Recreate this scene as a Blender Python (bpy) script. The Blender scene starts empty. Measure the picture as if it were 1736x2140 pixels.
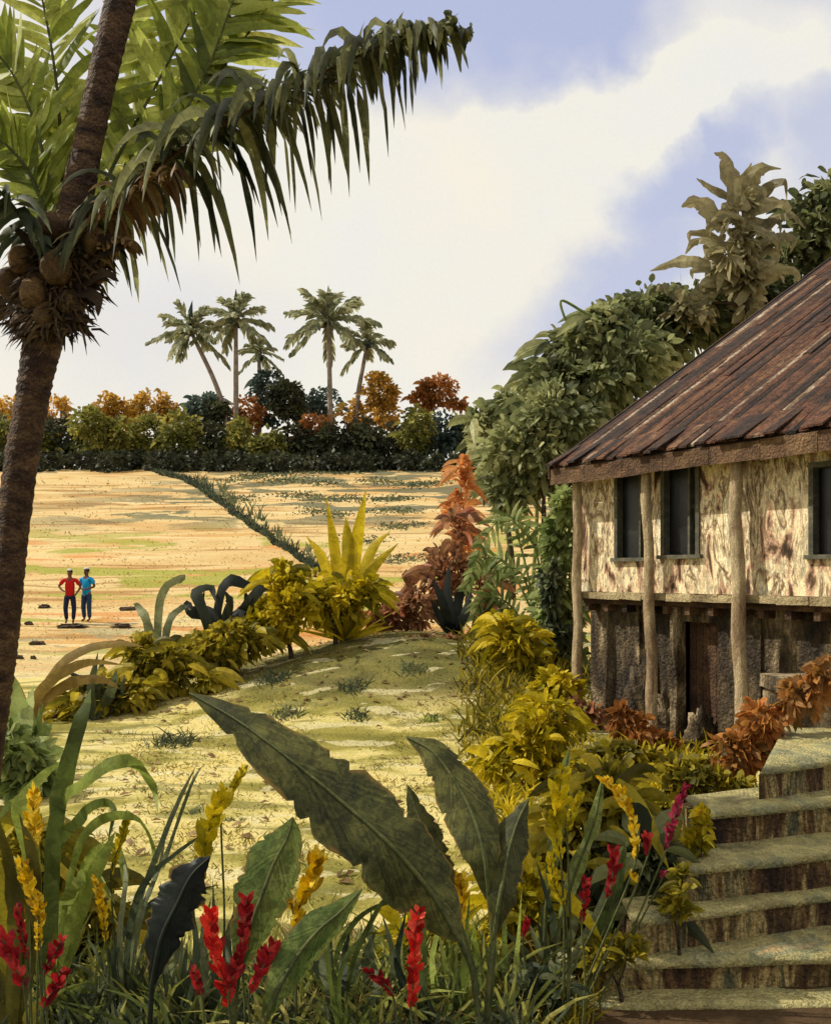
import bpy, math, random
import numpy as np
from mathutils import Vector, noise as mnoise

random.seed(7)
rng = np.random.default_rng(7)
sc = bpy.context.scene
COL = sc.collection
R = math.radians

# ------------------------------------------------------------------ camera, world, sun, exposure
F, CX, HZ, EYE = 1900.0, 868.0, 1200.0, 3.0
cam_d = bpy.data.cameras.new('camera')
cam = bpy.data.objects.new('camera', cam_d)
COL.objects.link(cam)
cam.location = (0, 0, EYE)
cam.rotation_euler = (R(90), 0, 0)
cam_d.sensor_fit = 'HORIZONTAL'
cam_d.sensor_width = 36
cam_d.lens = 36 * F / 1736
cam_d.shift_y = 130 / 1736
cam_d.clip_start = 0.05
cam_d.clip_end = 6000
sc.camera = cam
sc.view_settings.view_transform = 'Standard'
sc.view_settings.look = 'None'
sc.view_settings.gamma = 1.0
sc.view_settings.exposure = 0.26

def lin(c, k=1.0):
    o = []
    for v in c[:3]:
        v = v / 255.0
        o.append(k * (v / 12.92 if v <= 0.04045 else ((v + 0.055) / 1.055) ** 2.4))
    return (o[0], o[1], o[2], 1.0)

SUN_AZ, SUN_EL = R(-80), R(46)          # azimuth measured from +Y (view direction) towards +X
sun_dir = Vector((math.sin(SUN_AZ) * math.cos(SUN_EL), math.cos(SUN_AZ) * math.cos(SUN_EL), math.sin(SUN_EL)))
sd = bpy.data.lights.new('sun', 'SUN')
sun = bpy.data.objects.new('sun', sd)
COL.objects.link(sun)
sd.energy = 4.2
sd.angle = R(0.6)
sd.color = (1.0, 0.93, 0.80)
sun.rotation_euler = (-sun_dir).to_track_quat('-Z', 'Y').to_euler()
sun.location = (0, 0, 60)

world = bpy.data.worlds.new('World')
sc.world = world
world.use_nodes = True
wt = world.node_tree
wt.nodes.clear()
def wn(t, **kw):
    n = wt.nodes.new(t)
    for k, v in kw.items():
        setattr(n, k, v)
    return n
wl = wt.links.new
wo = wn('ShaderNodeOutputWorld'); bgn = wn('ShaderNodeBackground'); wl(bgn.outputs[0], wo.inputs[0])
sky = wn('ShaderNodeTexSky', sky_type='NISHITA', sun_disc=False, sun_elevation=SUN_EL, sun_rotation=SUN_AZ)
sky.air_density = 1.2; sky.dust_density = 2.0
tc = wn('ShaderNodeTexCoord'); sep = wn('ShaderNodeSeparateXYZ'); wl(tc.outputs['Generated'], sep.inputs[0])
ab = wn('ShaderNodeMath', operation='ABSOLUTE'); wl(sep.outputs[1], ab.inputs[0])
mx = wn('ShaderNodeMath', operation='MAXIMUM'); wl(ab.outputs[0], mx.inputs[0]); mx.inputs[1].default_value = 0.12
dx = wn('ShaderNodeMath', operation='DIVIDE'); wl(sep.outputs[0], dx.inputs[0]); wl(mx.outputs[0], dx.inputs[1])
dz = wn('ShaderNodeMath', operation='DIVIDE'); wl(sep.outputs[2], dz.inputs[0]); wl(mx.outputs[0], dz.inputs[1])
cmb = wn('ShaderNodeCombineXYZ'); wl(dx.outputs[0], cmb.inputs[0]); wl(dz.outputs[0], cmb.inputs[1])
nz = wn('ShaderNodeTexNoise'); nz.inputs['Scale'].default_value = 5.5; nz.inputs['Detail'].default_value = 5; nz.inputs['Roughness'].default_value = 0.55
wl(cmb.outputs[0], nz.inputs['Vector'])
nsub = wn('ShaderNodeVectorMath', operation='SUBTRACT'); wl(nz.outputs['Color'], nsub.inputs[0]); nsub.inputs[1].default_value = (0.5, 0.5, 0.5)
nscl = wn('ShaderNodeVectorMath', operation='SCALE'); wl(nsub.outputs[0], nscl.inputs[0]); nscl.inputs['Scale'].default_value = 0.20
nadd = wn('ShaderNodeVectorMath', operation='ADD'); wl(cmb.outputs[0], nadd.inputs[0]); wl(nscl.outputs[0], nadd.inputs[1])
def ell(px, py, rx, ry, rot, amp, soft=0.45):
    m = wn('ShaderNodeMapping', vector_type='TEXTURE')
    m.inputs['Location'].default_value = ((px - CX) / F, (HZ - py) / F, 0)
    m.inputs['Rotation'].default_value = (0, 0, R(rot))
    m.inputs['Scale'].default_value = (rx / F, ry / F, 1)
    wl(nadd.outputs[0], m.inputs['Vector'])
    l = wn('ShaderNodeVectorMath', operation='LENGTH'); wl(m.outputs[0], l.inputs[0])
    r = wn('ShaderNodeMapRange', interpolation_type='SMOOTHSTEP'); wl(l.outputs['Value'], r.inputs[0])
    r.inputs['From Min'].default_value = 1.0 + soft; r.inputs['From Max'].default_value = 1.0 - soft
    r.inputs['To Min'].default_value = 0; r.inputs['To Max'].default_value = amp
    return r.outputs[0]
acc = None
for a in [(1150, -60, 760, 225, 4, 1.0, .4), (560, 30, 420, 130, 0, .7, .6), (1500, 300, 330, 80, 48, .9, .55), (1300, 560, 300, 90, 38, .85, .6),
          (1690, 160, 110, 330, 0, .75, .6), (300, 700, 260, 130, 0, .28, .8)]:
    e = ell(*a)
    if acc is None: acc = e
    else:
        m = wn('ShaderNodeMath', operation='MAXIMUM'); wl(acc, m.inputs[0]); wl(e, m.inputs[1]); acc = m.outputs[0]
wh = ell(1560, 60, 150, 150, 30, .8, .6)
wh2 = ell(1330, 190, 330, 75, 14, .75, .5)
for e in (wh, wh2):
    s_ = wn('ShaderNodeMath', operation='SUBTRACT', use_clamp=True); wl(acc, s_.inputs[0]); wl(e, s_.inputs[1]); acc = s_.outputs[0]
# blue of the sky: the Nishita sky, scaled, seen through thin pale cloud
skys = wn('ShaderNodeVectorMath', operation='SCALE'); wl(sky.outputs[0], skys.inputs[0]); skys.inputs['Scale'].default_value = 0.085
thin = wn('ShaderNodeMix', data_type='RGBA'); thin.inputs[0].default_value = 0.66
wl(skys.outputs[0], thin.inputs['A']); thin.inputs['B'].default_value = (0.52, 0.55, 0.76, 1)
n2 = wn('ShaderNodeTexNoise'); n2.inputs['Scale'].default_value = 3.2; n2.inputs['Detail'].default_value = 6; n2.inputs['Roughness'].default_value = 0.6
wl(nadd.outputs[0], n2.inputs['Vector'])
cr = wn('ShaderNodeValToRGB'); wl(n2.outputs['Fac'], cr.inputs[0])
cr.color_ramp.elements[0].position = .35; cr.color_ramp.elements[0].color = lin((220, 219, 214))
cr.color_ramp.elements[1].position = .62; cr.color_ramp.elements[1].color = lin((228, 222, 207))
mixc = wn('ShaderNodeMix', data_type='RGBA'); wl(acc, mixc.inputs[0]); wl(cr.outputs[0], mixc.inputs['A']); wl(thin.outputs['Result'], mixc.inputs['B'])
# fine grain of the cloud
n3 = wn('ShaderNodeTexNoise'); n3.inputs['Scale'].default_value = 260; n3.inputs['Detail'].default_value = 3
wl(cmb.outputs[0], n3.inputs['Vector'])
mr = wn('ShaderNodeMapRange'); wl(n3.outputs['Fac'], mr.inputs[0]); mr.inputs['To Min'].default_value = .965; mr.inputs['To Max'].default_value = 1.035
gsc = wn('ShaderNodeVectorMath', operation='SCALE'); wl(mixc.outputs['Result'], gsc.inputs[0]); wl(mr.outputs[0], gsc.inputs['Scale'])
wl(gsc.outputs[0], bgn.inputs['Color']); bgn.inputs['Strength'].default_value = 1.0

# ------------------------------------------------------------------ helpers
def W(px, py, D):
    return Vector(((px - CX) / F * D, D, EYE - (py - HZ) / F * D))

def softplus(x, k=1.0):
    return x / 1.0 if x * k > 30 else math.log1p(math.exp(x * k)) / k

def H(x, y):
    z = 0.22 + 0.175 * (softplus(y - 22, .8) - softplus(y - 121, .5))
    z += 1.5 * math.exp(-((x - 0.2) / 4.9) ** 2 - ((y - 19.6) / 3.4) ** 2)
    if y > 23:
        w = min(1.0, (y - 23) / 3)
        t = (y + 1.1 * math.sin(x * .11 + y * .05) + .5 * math.sin(x * .37)) / (2.2 + (y - 22) * .035)
        f = t - math.floor(t)
        z += w * .16 * (min(1, max(0, (f - .72) / .22)) - f) * min(1, max(0, (130 - y) / 10))
    z += .72 * math.exp(-((x - 3.3) / 1.4) ** 2 - ((y - 8.6) / 1.8) ** 2)
    z += .05 * mnoise.noise(Vector((x * .5, y * .5, 0))) + .02 * mnoise.noise(Vector((x * 2.2, y * 2.2, 3)))
    return z

def G(px, D):
    x = (px - CX) / F * D
    return Vector((x, D, H(x, D)))

class MB:
    def __init__(s):
        s.V = []; s.L = []; s.S = []; s.T = []; s.UV = []; s.n = 0
    def add(s, v, faces, tint=0.5, uv=None):
        v = np.asarray(v, dtype=np.float32).reshape(-1, 3)
        s.V.append(v)
        for f in faces:
            s.L.extend([i + s.n for i in f]); s.S.append(len(f))
        s.T.append(np.full(len(v), tint, dtype=np.float32) if np.isscalar(tint) else np.asarray(tint, dtype=np.float32))
        s.UV.append(np.zeros((len(v), 2), dtype=np.float32) if uv is None else np.asarray(uv, dtype=np.float32))
        s.n += len(v)
    def raw(s, v, L, S, tint, uv):
        s.V.append(v.astype(np.float32)); s.L.extend((L + s.n).tolist()); s.S.extend(S.tolist())
        s.T.append(tint.astype(np.float32)); s.UV.append(uv.astype(np.float32)); s.n += len(v)
    def build(s, name, mat, parent=None, smooth=True, loc=None):
        V = np.concatenate(s.V)
        if parent is not None: o0 = np.array(parent_world(parent), dtype=np.float32)
        elif loc is not None: o0 = np.array(loc, dtype=np.float32)
        else: o0 = np.zeros(3, dtype=np.float32)
        me = bpy.data.meshes.new(name)
        me.vertices.add(len(V)); me.vertices.foreach_set('co', (V - o0).ravel())
        L = np.asarray(s.L, dtype=np.int32); S = np.asarray(s.S, dtype=np.int32)
        me.loops.add(len(L)); me.loops.foreach_set('vertex_index', L)
        me.polygons.add(len(S))
        st = np.concatenate([[0], np.cumsum(S)[:-1]]).astype(np.int32)
        me.polygons.foreach_set('loop_start', st); me.polygons.foreach_set('loop_total', S)
        me.polygons.foreach_set('use_smooth', np.full(len(S), smooth))
        at = me.attributes.new('tint', 'FLOAT', 'POINT'); at.data.foreach_set('value', np.concatenate(s.T))
        uvl = me.uv_layers.new(name='UVMap'); UV = np.concatenate(s.UV)
        uvl.data.foreach_set('uv', UV[L].ravel())
        me.update(calc_edges=True); me.validate()
        me.materials.append(mat)
        ob = bpy.data.objects.new(name, me)
        COL.objects.link(ob)
        if parent is not None: ob.parent = parent
        elif loc is not None: ob.location = loc
        return ob
    # --- shapes
    def strip(s, pts, w, facing, fold=0.0, nac=2, tint=.5, rag=0.0, cup=0.0):
        """leaf or blade: centre line, half widths, facing vector"""
        pts = [Vector(p) for p in pts]; n = len(pts); f0 = Vector(facing)
        V = []; UV = []; m = nac * 2 + 1; sd_ = random.uniform(0, 90)
        for i, p in enumerate(pts):
            t = (pts[min(i + 1, n - 1)] - pts[max(i - 1, 0)]).normalized()
            sv = t.cross(f0)
            if sv.length < 1e-4: sv = t.cross(Vector((.3, .2, 1)))
            sv.normalize(); nn = sv.cross(t)
            for j in range(m):
                a = -1 + 2 * j / (m - 1)
                ww = w[i] * (1 + (rag * (2.2 * mnoise.noise(Vector((i * 9.0 / n, a * 3, sd_))) + 1.0 * mnoise.noise(Vector((i * 31.0 / n, a * 3, sd_)))) if abs(a) > .6 else 0))
                q = p + sv * a * ww - nn * (abs(a) * fold + a * a * cup) * w[i]
                V.append(q[:]); UV.append((i / (n - 1), a * .5 + .5))
        Fc = []
        for i in range(n - 1):
            for j in range(m - 1):
                k = i * m + j
                Fc.append((k, k + 1, k + m + 1, k + m))
        s.add(V, Fc, tint, UV)
    def tube(s, pts, r, seg=8, tint=.5, cap=True, wob=0):
        pts = [Vector(p) for p in pts]; n = len(pts); V = []; UV = []
        for i, p in enumerate(pts):
            t = (pts[min(i + 1, n - 1)] - pts[max(i - 1, 0)]).normalized()
            a = t.cross(Vector((0, 1, 0.01))); a.normalize(); b = t.cross(a)
            for k in range(seg):
                th = 2 * math.pi * k / seg
                rr = r[i] * (1 + wob * (random.random() - .5))
                q = p + (a * math.cos(th) + b * math.sin(th)) * rr
                V.append(q[:]); UV.append((i / (n - 1), k / seg))
        Fc = [(i * seg + k, i * seg + (k + 1) % seg, (i + 1) * seg + (k + 1) % seg, (i + 1) * seg + k) for i in range(n - 1) for k in range(seg)]
        if cap: Fc += [tuple(range(seg))[::-1], tuple((n - 1) * seg + k for k in range(seg))]
        s.add(V, Fc, tint, UV)
    def blob(s, c, r, nu=12, nv=8, tint=.5, amp=0.0, freq=2.0, seed=0, axis=None):
        c = Vector(c); V = []; UV = []
        rot = Vector((0, 0, 1)).rotation_difference(Vector(axis).normalized()) if axis is not None else None
        for j in range(nv + 1):
            ph = math.pi * j / nv
            for i in range(nu):
                th = 2 * math.pi * i / nu
                d = Vector((math.sin(ph) * math.cos(th), math.sin(ph) * math.sin(th), math.cos(ph)))
                k = 1 + amp * mnoise.noise(d * freq + Vector((seed * 3.1, seed, 0)))
                q = Vector((d.x * r[0] * k, d.y * r[1] * k, d.z * r[2] * k))
                if rot: q.rotate(rot)
                V.append((c + q)[:]); UV.append((i / nu, j / nv))
        Fc = [(j * nu + i, (j + 1) * nu + i, (j + 1) * nu + (i + 1) % nu, j * nu + (i + 1) % nu) for j in range(nv) for i in range(nu)]
        s.add(V, Fc, tint, UV)
    def hexa(s, P, tint=.5):
        """box from eight points: bottom four, top four"""
        s.add([Vector(p)[:] for p in P], [(3, 2, 1, 0), (4, 5, 6, 7), (0, 1, 5, 4), (1, 2, 6, 5), (2, 3, 7, 6), (3, 0, 4, 7)], tint)
    def leaves(s, p, d, l, w, droop, tint, nrm=None):
        """many small leaves at once: p,d (N,3), l,w,droop,tint (N)"""
        N = len(p)
        d = d / (np.linalg.norm(d, axis=1, keepdims=True) + 1e-9)
        if nrm is None: nrm = rng.normal(size=(N, 3))
        sv = np.cross(d, nrm); sv /= (np.linalg.norm(sv, axis=1, keepdims=True) + 1e-9)
        l = l[:, None]; w = w[:, None]; dr = droop[:, None]
        up = np.array([0, 0, 1.0])
        a = p + d * l * .35 - up * l * dr * .10; b = p + d * l * .72 - up * l * dr * .42; t = p + d * l - up * l * dr * .85
        V = np.stack([p, a + sv * w, a - sv * w, b + sv * w * .8, b - sv * w * .8, t], 1).reshape(-1, 3)
        base = (np.arange(N) * 6)[:, None]
        L = (base + np.array([0, 1, 2, 2, 1, 3, 4, 4, 3, 5])).ravel()
        S = np.tile([3, 4, 3], N)
        uv = np.tile(np.array([[0, .5], [.35, 1], [.35, 0], [.72, .9], [.72, .1], [1, .5]]), (N, 1))
        s.raw(V, L, S, np.repeat(tint, 6), uv)

_pw = {}
def parent_world(o):
    v = Vector((0, 0, 0))
    while o is not None:
        v = v + o.location; o = o.parent
    return v

def thing(name, label, cat, loc, group=None, kind=None):
    o = bpy.data.objects.new(name, None); COL.objects.link(o)
    o.empty_display_size = .2
    o.location = loc; o['label'] = label; o['category'] = cat
    if group: o['group'] = group
    if kind: o['kind'] = kind
    return o

def tag(o, label=None, cat=None, group=None, kind=None):
    for k, v in (('label', label), ('category', cat), ('group', group), ('kind', kind)):
        if v: o[k] = v
    return o

def spline(cp, n):
    """Catmull-Rom through control points"""
    cp = [Vector(c) for c in cp]
    P = [cp[0] * 2 - cp[1]] + cp + [cp[-1] * 2 - cp[-2]]
    out = []; m = len(cp) - 1
    for k in range(n):
        t = k / (n - 1) * m; i = min(int(t), m - 1); u = t - i
        a, b, c, d = P[i], P[i + 1], P[i + 2], P[i + 3]
        out.append(.5 * ((2 * b) + (c - a) * u + (2 * a - 5 * b + 4 * c - d) * u * u + (3 * b - a - 3 * c + d) * u ** 3))
    return out

def prof(tab, t):
    for (a, x), (b, y) in zip(tab, tab[1:]):
        if t <= b: return x + (y - x) * (t - a) / (b - a + 1e-9)
    return tab[-1][1]

# ------------------------------------------------------------------ materials
def paint(name, cols, k=.6, scale=1.5, stretch=(1, 1, 1), trans=0.0, rough=.75, bump=.15, bscale=30, tintw=.6, grain=.22, gscale=70, uvleaf=None, contrast=1.0, spec=.25, ridges=None, blotch=None, blamp=.16):
    blotch = blotch or scale * 3.3
    m = bpy.data.materials.new(name); m.use_nodes = True
    nt = m.node_tree; nt.nodes.clear()
    def N(t, **kw):
        n = nt.nodes.new(t)
        for a, b in kw.items(): setattr(n, a, b)
        return n
    lk = nt.links.new
    out = N('ShaderNodeOutputMaterial'); bs = N('ShaderNodeBsdfPrincipled')
    bs.inputs['Roughness'].default_value = rough
    bs.inputs['Specular IOR Level'].default_value = spec
    geo = N('ShaderNodeNewGeometry')
    mp = N('ShaderNodeMapping'); lk(geo.outputs['Position'], mp.inputs[0]); mp.inputs['Scale'].default_value = stretch
    n1 = N('ShaderNodeTexNoise'); n1.inputs['Scale'].default_value = scale; n1.inputs['Detail'].default_value = 5; n1.inputs['Roughness'].default_value = .6; n1.inputs['Distortion'].default_value = .6
    lk(mp.outputs[0], n1.inputs['Vector'])
    at = N('ShaderNodeAttribute', attribute_name='tint')
    # fac = (noise-.5)*contrast+.5 mixed with tint
    ctr = N('ShaderNodeMapRange'); lk(n1.outputs['Fac'], ctr.inputs[0])
    ctr.inputs['From Min'].default_value = .5 - .25 / contrast; ctr.inputs['From Max'].default_value = .5 + .25 / contrast
    mxn = N('ShaderNodeMix', data_type='FLOAT'); mxn.inputs[0].default_value = tintw
    lk(ctr.outputs[0], mxn.inputs['A']); lk(at.outputs['Fac'], mxn.inputs['B'])
    rp = N('ShaderNodeValToRGB'); lk(mxn.outputs['Result'], rp.inputs[0])
    els = rp.color_ramp.elements
    while len(els) < len(cols): els.new(.5)
    for i, c in enumerate(cols):
        els[i].position = (i + .5) / len(cols) if len(cols) > 2 else (.25, .75)[i]
        els[i].color = lin(c, k)
    # pigment grain
    n2 = N('ShaderNodeTexNoise'); n2.inputs['Scale'].default_value = gscale; n2.inputs['Detail'].default_value = 4; n2.inputs['Roughness'].default_value = .7
    lk(geo.outputs['Position'], n2.inputs['Vector'])
    g = N('ShaderNodeMapRange'); lk(n2.outputs['Fac'], g.inputs[0]); g.inputs['From Min'].default_value = .3; g.inputs['From Max'].default_value = .7
    g.inputs['To Min'].default_value = 1 - grain * 1.3; g.inputs['To Max'].default_value = 1 + grain
    cs = N('ShaderNodeVectorMath', operation='SCALE'); lk(rp.outputs[0], cs.inputs[0]); lk(g.outputs[0], cs.inputs['Scale'])
    n4 = N('ShaderNodeTexNoise'); n4.inputs['Scale'].default_value = blotch; n4.inputs['Detail'].default_value = 7; n4.inputs['Roughness'].default_value = .68; n4.inputs['Distortion'].default_value = 1.2
    lk(mp.outputs[0], n4.inputs['Vector'])
    g4 = N('ShaderNodeMapRange', interpolation_type='SMOOTHSTEP'); lk(n4.outputs['Fac'], g4.inputs[0]); g4.inputs['From Min'].default_value = .44; g4.inputs['From Max'].default_value = .56
    g4.inputs['To Min'].default_value = 1 - blamp; g4.inputs['To Max'].default_value = 1 + blamp
    cs4 = N('ShaderNodeVectorMath', operation='SCALE'); lk(cs.outputs[0], cs4.inputs[0]); lk(g4.outputs[0], cs4.inputs['Scale'])
    col = cs4.outputs[0]
    hgt = n2.outputs['Fac']
    if uvleaf:
        uv = N('ShaderNodeUVMap'); sp = N('ShaderNodeSeparateXYZ'); lk(uv.outputs[0], sp.inputs[0])
        a = N('ShaderNodeMath', operation='SUBTRACT'); lk(sp.outputs[1], a.inputs[0]); a.inputs[1].default_value = .5
        b = N('ShaderNodeMath', operation='ABSOLUTE'); lk(a.outputs[0], b.inputs[0])
        rib = N('ShaderNodeMapRange', interpolation_type='SMOOTHSTEP'); lk(b.outputs[0], rib.inputs[0]); rib.inputs['From Min'].default_value = .0; rib.inputs['From Max'].default_value = .045
        rib.inputs['To Min'].default_value = uvleaf; rib.inputs['To Max'].default_value = 1
        # side veins
        v1 = N('ShaderNodeMath', operation='MULTIPLY'); lk(b.outputs[0], v1.inputs[0]); v1.inputs[1].default_value = .55
        v2 = N('ShaderNodeMath', operation='SUBTRACT'); lk(sp.outputs[0], v2.inputs[0]); lk(v1.outputs[0], v2.inputs[1])
        nv = N('ShaderNodeTexNoise', noise_dimensions='1D'); nv.inputs['Scale'].default_value = 42; nv.inputs['Detail'].default_value = 3; lk(v2.outputs[0], nv.inputs['W'])
        vr = N('ShaderNodeMapRange'); lk(nv.outputs['Fac'], vr.inputs[0]); vr.inputs['From Min'].default_value = .3; vr.inputs['From Max'].default_value = .7; vr.inputs['To Min'].default_value = .68; vr.inputs['To Max'].default_value = 1.25
        mm = N('ShaderNodeMath', operation='MULTIPLY'); lk(rib.outputs[0], mm.inputs[0]); lk(vr.outputs[0], mm.inputs[1])
        c2 = N('ShaderNodeVectorMath', operation='SCALE'); lk(col, c2.inputs[0]); lk(mm.outputs[0], c2.inputs['Scale']); col = c2.outputs[0]
        hgt = nv.outputs['Fac']
        ne = N('ShaderNodeTexNoise'); ne.inputs['Scale'].default_value = 7; ne.inputs['Detail'].default_value = 4; lk(geo.outputs['Position'], ne.inputs['Vector'])
        ea = N('ShaderNodeMath', operation='MULTIPLY_ADD'); lk(ne.outputs['Fac'], ea.inputs[0]); ea.inputs[1].default_value = .28; lk(b.outputs[0], ea.inputs[2])
        er = N('ShaderNodeMapRange', interpolation_type='SMOOTHSTEP'); lk(ea.outputs[0], er.inputs[0]); er.inputs['From Min'].default_value = .60; er.inputs['From Max'].default_value = .66
        em = N('ShaderNodeMix', data_type='RGBA'); lk(er.outputs[0], em.inputs[0]); lk(col, em.inputs['A']); em.inputs['B'].default_value = lin((138, 112, 58), .8); col = em.outputs['Result']
    lk(col, bs.inputs['Base Color'])
    n3 = N('ShaderNodeTexNoise'); n3.inputs['Scale'].default_value = bscale; n3.inputs['Detail'].default_value = 5
    if ridges:
        mp3 = N('ShaderNodeMapping'); lk(geo.outputs['Position'], mp3.inputs[0]); mp3.inputs['Scale'].default_value = ridges; lk(mp3.outputs[0], n3.inputs['Vector'])
    else: lk(geo.outputs['Position'], n3.inputs['Vector'])
    bp = N('ShaderNodeBump'); bp.inputs['Strength'].default_value = min(1, bump * 2); bp.inputs['Distance'].default_value = bump * .1
    lk(n3.outputs['Fac'], bp.inputs['Height']); lk(bp.outputs[0], bs.inputs['Normal'])
    if trans > 0:
        tr = N('ShaderNodeBsdfTranslucent'); lk(col, tr.inputs['Color'])
        ms = N('ShaderNodeMixShader'); ms.inputs[0].default_value = trans
        lk(bs.outputs[0], ms.inputs[1]); lk(tr.outputs[0], ms.inputs[2]); lk(ms.outputs[0], out.inputs[0])
    else: lk(bs.outputs[0], out.inputs[0])
    return m

BOOST = {'khaki': 1.7, 'mustard': 1.35, 'yellow_olive': 1.5, 'mid_green': 1.45, 'deep_green': 1.45, 'bright_green': 1.6, 'pale_green': 1.5, 'olive_green': 1.4, 'ochre': 1.55, 'rust': 1.3, 'field_edge': 1.55, 'blue_grey': 1.2, 'far_palm': 1.45, 'grass_blade': 1.4, 'strap': 1.35, 'slate': 1.35, 'dark_olive': 1.75, 'broad_dark': 1.15, 'broad_mid': 1.3, 'pale_orange': 1.1, 'red_brown': 1.2}
def leafmat(name, cols, k=.75, **kw):
    for q, v in BOOST.items():
        if name.startswith(q): k *= v; break
    a = dict(scale=.9, trans=.45, rough=.55, bump=.05, tintw=.7, grain=.18, gscale=60)
    a.update(kw)
    return paint(name, cols, k, **a)
M = {}
M['olive'] = leafmat('olive_green_leaf', [(38, 44, 30), (78, 84, 40), (110, 112, 62), (150, 148, 90)])
M['bright'] = leafmat('bright_green_leaf', [(70, 78, 34), (112, 122, 48), (148, 154, 70), (180, 182, 104)], k=.9, scale=1.4, trans=.5)
M['darkfrond'] = leafmat('dark_olive_frond', [(36, 42, 32), (64, 68, 44), (98, 100, 64), (146, 146, 98)], scale=2)
M['tan'] = leafmat('dry_tan_frond', [(104, 76, 44), (150, 118, 74), (186, 158, 112)], scale=3)
M['palegreen'] = leafmat('pale_green_frond', [(84, 98, 52), (118, 130, 74), (152, 160, 104)], k=.9)
M['midgreen'] = leafmat('mid_green_leaf', [(60, 66, 46), (98, 104, 68), (130, 134, 90), (158, 158, 114)], k=.9, scale=.6)
M['deepgreen'] = leafmat('deep_green_leaf', [(46, 52, 38), (74, 80, 52), (106, 110, 70), (136, 138, 92)], k=.85, scale=.6)
M['khaki'] = leafmat('khaki_leaf', [(92, 86, 62), (118, 110, 78), (136, 128, 94), (112, 104, 70)], k=.8)
M['mustard'] = leafmat('mustard_leaf', [(92, 88, 16), (144, 132, 18), (180, 160, 24), (208, 184, 46)], k=.85, scale=1.6)
M['yolive'] = leafmat('yellow_olive_leaf', [(62, 58, 20), (106, 98, 26), (146, 132, 34), (180, 160, 56)], k=.85, scale=1.4)
M['slate'] = leafmat('slate_green_leaf', [(38, 46, 38), (66, 76, 56), (96, 104, 74), (130, 134, 96)], scale=1.5)
M['black'] = leafmat('blackish_green_leaf', [(24, 30, 26), (40, 46, 36), (62, 68, 50)], k=.95, trans=.15)
M['ochre'] = leafmat('ochre_leaf', [(112, 90, 36), (150, 116, 44), (176, 136, 62), (146, 124, 56)], k=.95, scale=.25)
M['rust'] = leafmat('rust_orange_leaf', [(104, 70, 36), (142, 92, 44), (168, 112, 60), (160, 104, 54)], k=.85, scale=.5)
M['rustbrown'] = leafmat('rust_brown_leaf', [(96, 72, 40), (132, 94, 46), (164, 112, 56), (186, 120, 62)], k=.95, scale=1.2)
M['orange'] = leafmat('pale_orange_leaf', [(156, 96, 50), (196, 130, 72), (214, 160, 104)], k=1.0, scale=1.2)
M['redbrown'] = leafmat('red_brown_leaf', [(88, 60, 42), (128, 90, 62), (156, 116, 82), (160, 88, 60)], k=1.0, scale=1.2)
M['treegreen'] = leafmat('field_edge_green_leaf', [(58, 60, 36), (88, 90, 42), (118, 116, 54), (150, 136, 68)], k=1.1, scale=.15)
M['treedark'] = leafmat('field_edge_dark_leaf', [(34, 36, 28), (54, 58, 40), (78, 80, 50)], k=1.0, scale=.15, trans=.25)
M['bluegreen'] = leafmat('blue_grey_leaf', [(44, 60, 58), (74, 90, 84), (104, 118, 104)], k=.9, scale=.15)
M['farpalm'] = leafmat('far_palm_frond', [(88, 94, 72), (122, 124, 92), (150, 148, 114)], k=1.0, scale=.2)
M['bigleaf'] = leafmat('broad_dark_leaf', [(34, 38, 24), (62, 64, 32), (92, 92, 46), (116, 112, 62)], k=.95, blotch=14, blamp=.3, scale=3.2, uvleaf=.55, tintw=.35, gscale=120, trans=.3)
M['bigleaf2'] = leafmat('broad_mid_green_leaf', [(44, 56, 28), (76, 92, 42), (108, 118, 60), (136, 144, 92)], k=.95, blotch=14, blamp=.26, scale=3.2, uvleaf=.6, tintw=.35, gscale=120, trans=.35)
M['bigblack'] = leafmat('broad_blackish_leaf', [(20, 26, 24), (34, 40, 34), (54, 62, 48)], k=.85, scale=3.2, uvleaf=.7, tintw=.35, gscale=120, trans=.15)
M['strap'] = leafmat('strap_leaf', [(52, 62, 36), (86, 98, 44), (122, 134, 56), (150, 160, 84)], k=.85, scale=2.5)
M['grass'] = leafmat('grass_blade', [(40, 48, 34), (84, 94, 48), (124, 130, 60), (160, 156, 80), (190, 180, 112)], k=.85, scale=1.2)
M['turf'] = leafmat('turf_blade', [(86, 86, 42), (126, 120, 60), (160, 148, 80), (186, 170, 100)], k=1.1)
M['drygrass'] = leafmat('dry_grass_blade', [(120, 100, 52), (164, 138, 72), (196, 170, 104)], k=.8)
M['yellow'] = leafmat('yellow_petal', [(158, 118, 8), (214, 168, 10), (240, 198, 28), (250, 222, 84)], k=.95, scale=12, trans=.25, gscale=160)
M['yellowdull'] = leafmat('mustard_petal', [(128, 116, 10), (164, 146, 14), (198, 172, 24)], k=.95, scale=12, trans=.25, gscale=160)
M['red'] = leafmat('crimson_petal', [(84, 12, 20), (136, 20, 28), (172, 30, 36), (196, 62, 56)], k=.95, scale=14, trans=.2, gscale=160)
M['scarlet'] = leafmat('scarlet_petal', [(128, 16, 20), (196, 28, 26), (222, 50, 38), (232, 96, 72)], k=1.0, scale=14, trans=.2, gscale=160)
M['magenta'] = leafmat('magenta_petal', [(120, 22, 46), (156, 34, 66), (176, 56, 84)], k=.95, scale=14, trans=.2, gscale=160)
M['stem'] = paint('green_stem', [(52, 60, 34), (90, 96, 52), (116, 112, 62)], .7, scale=6, tintw=.3)
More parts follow.
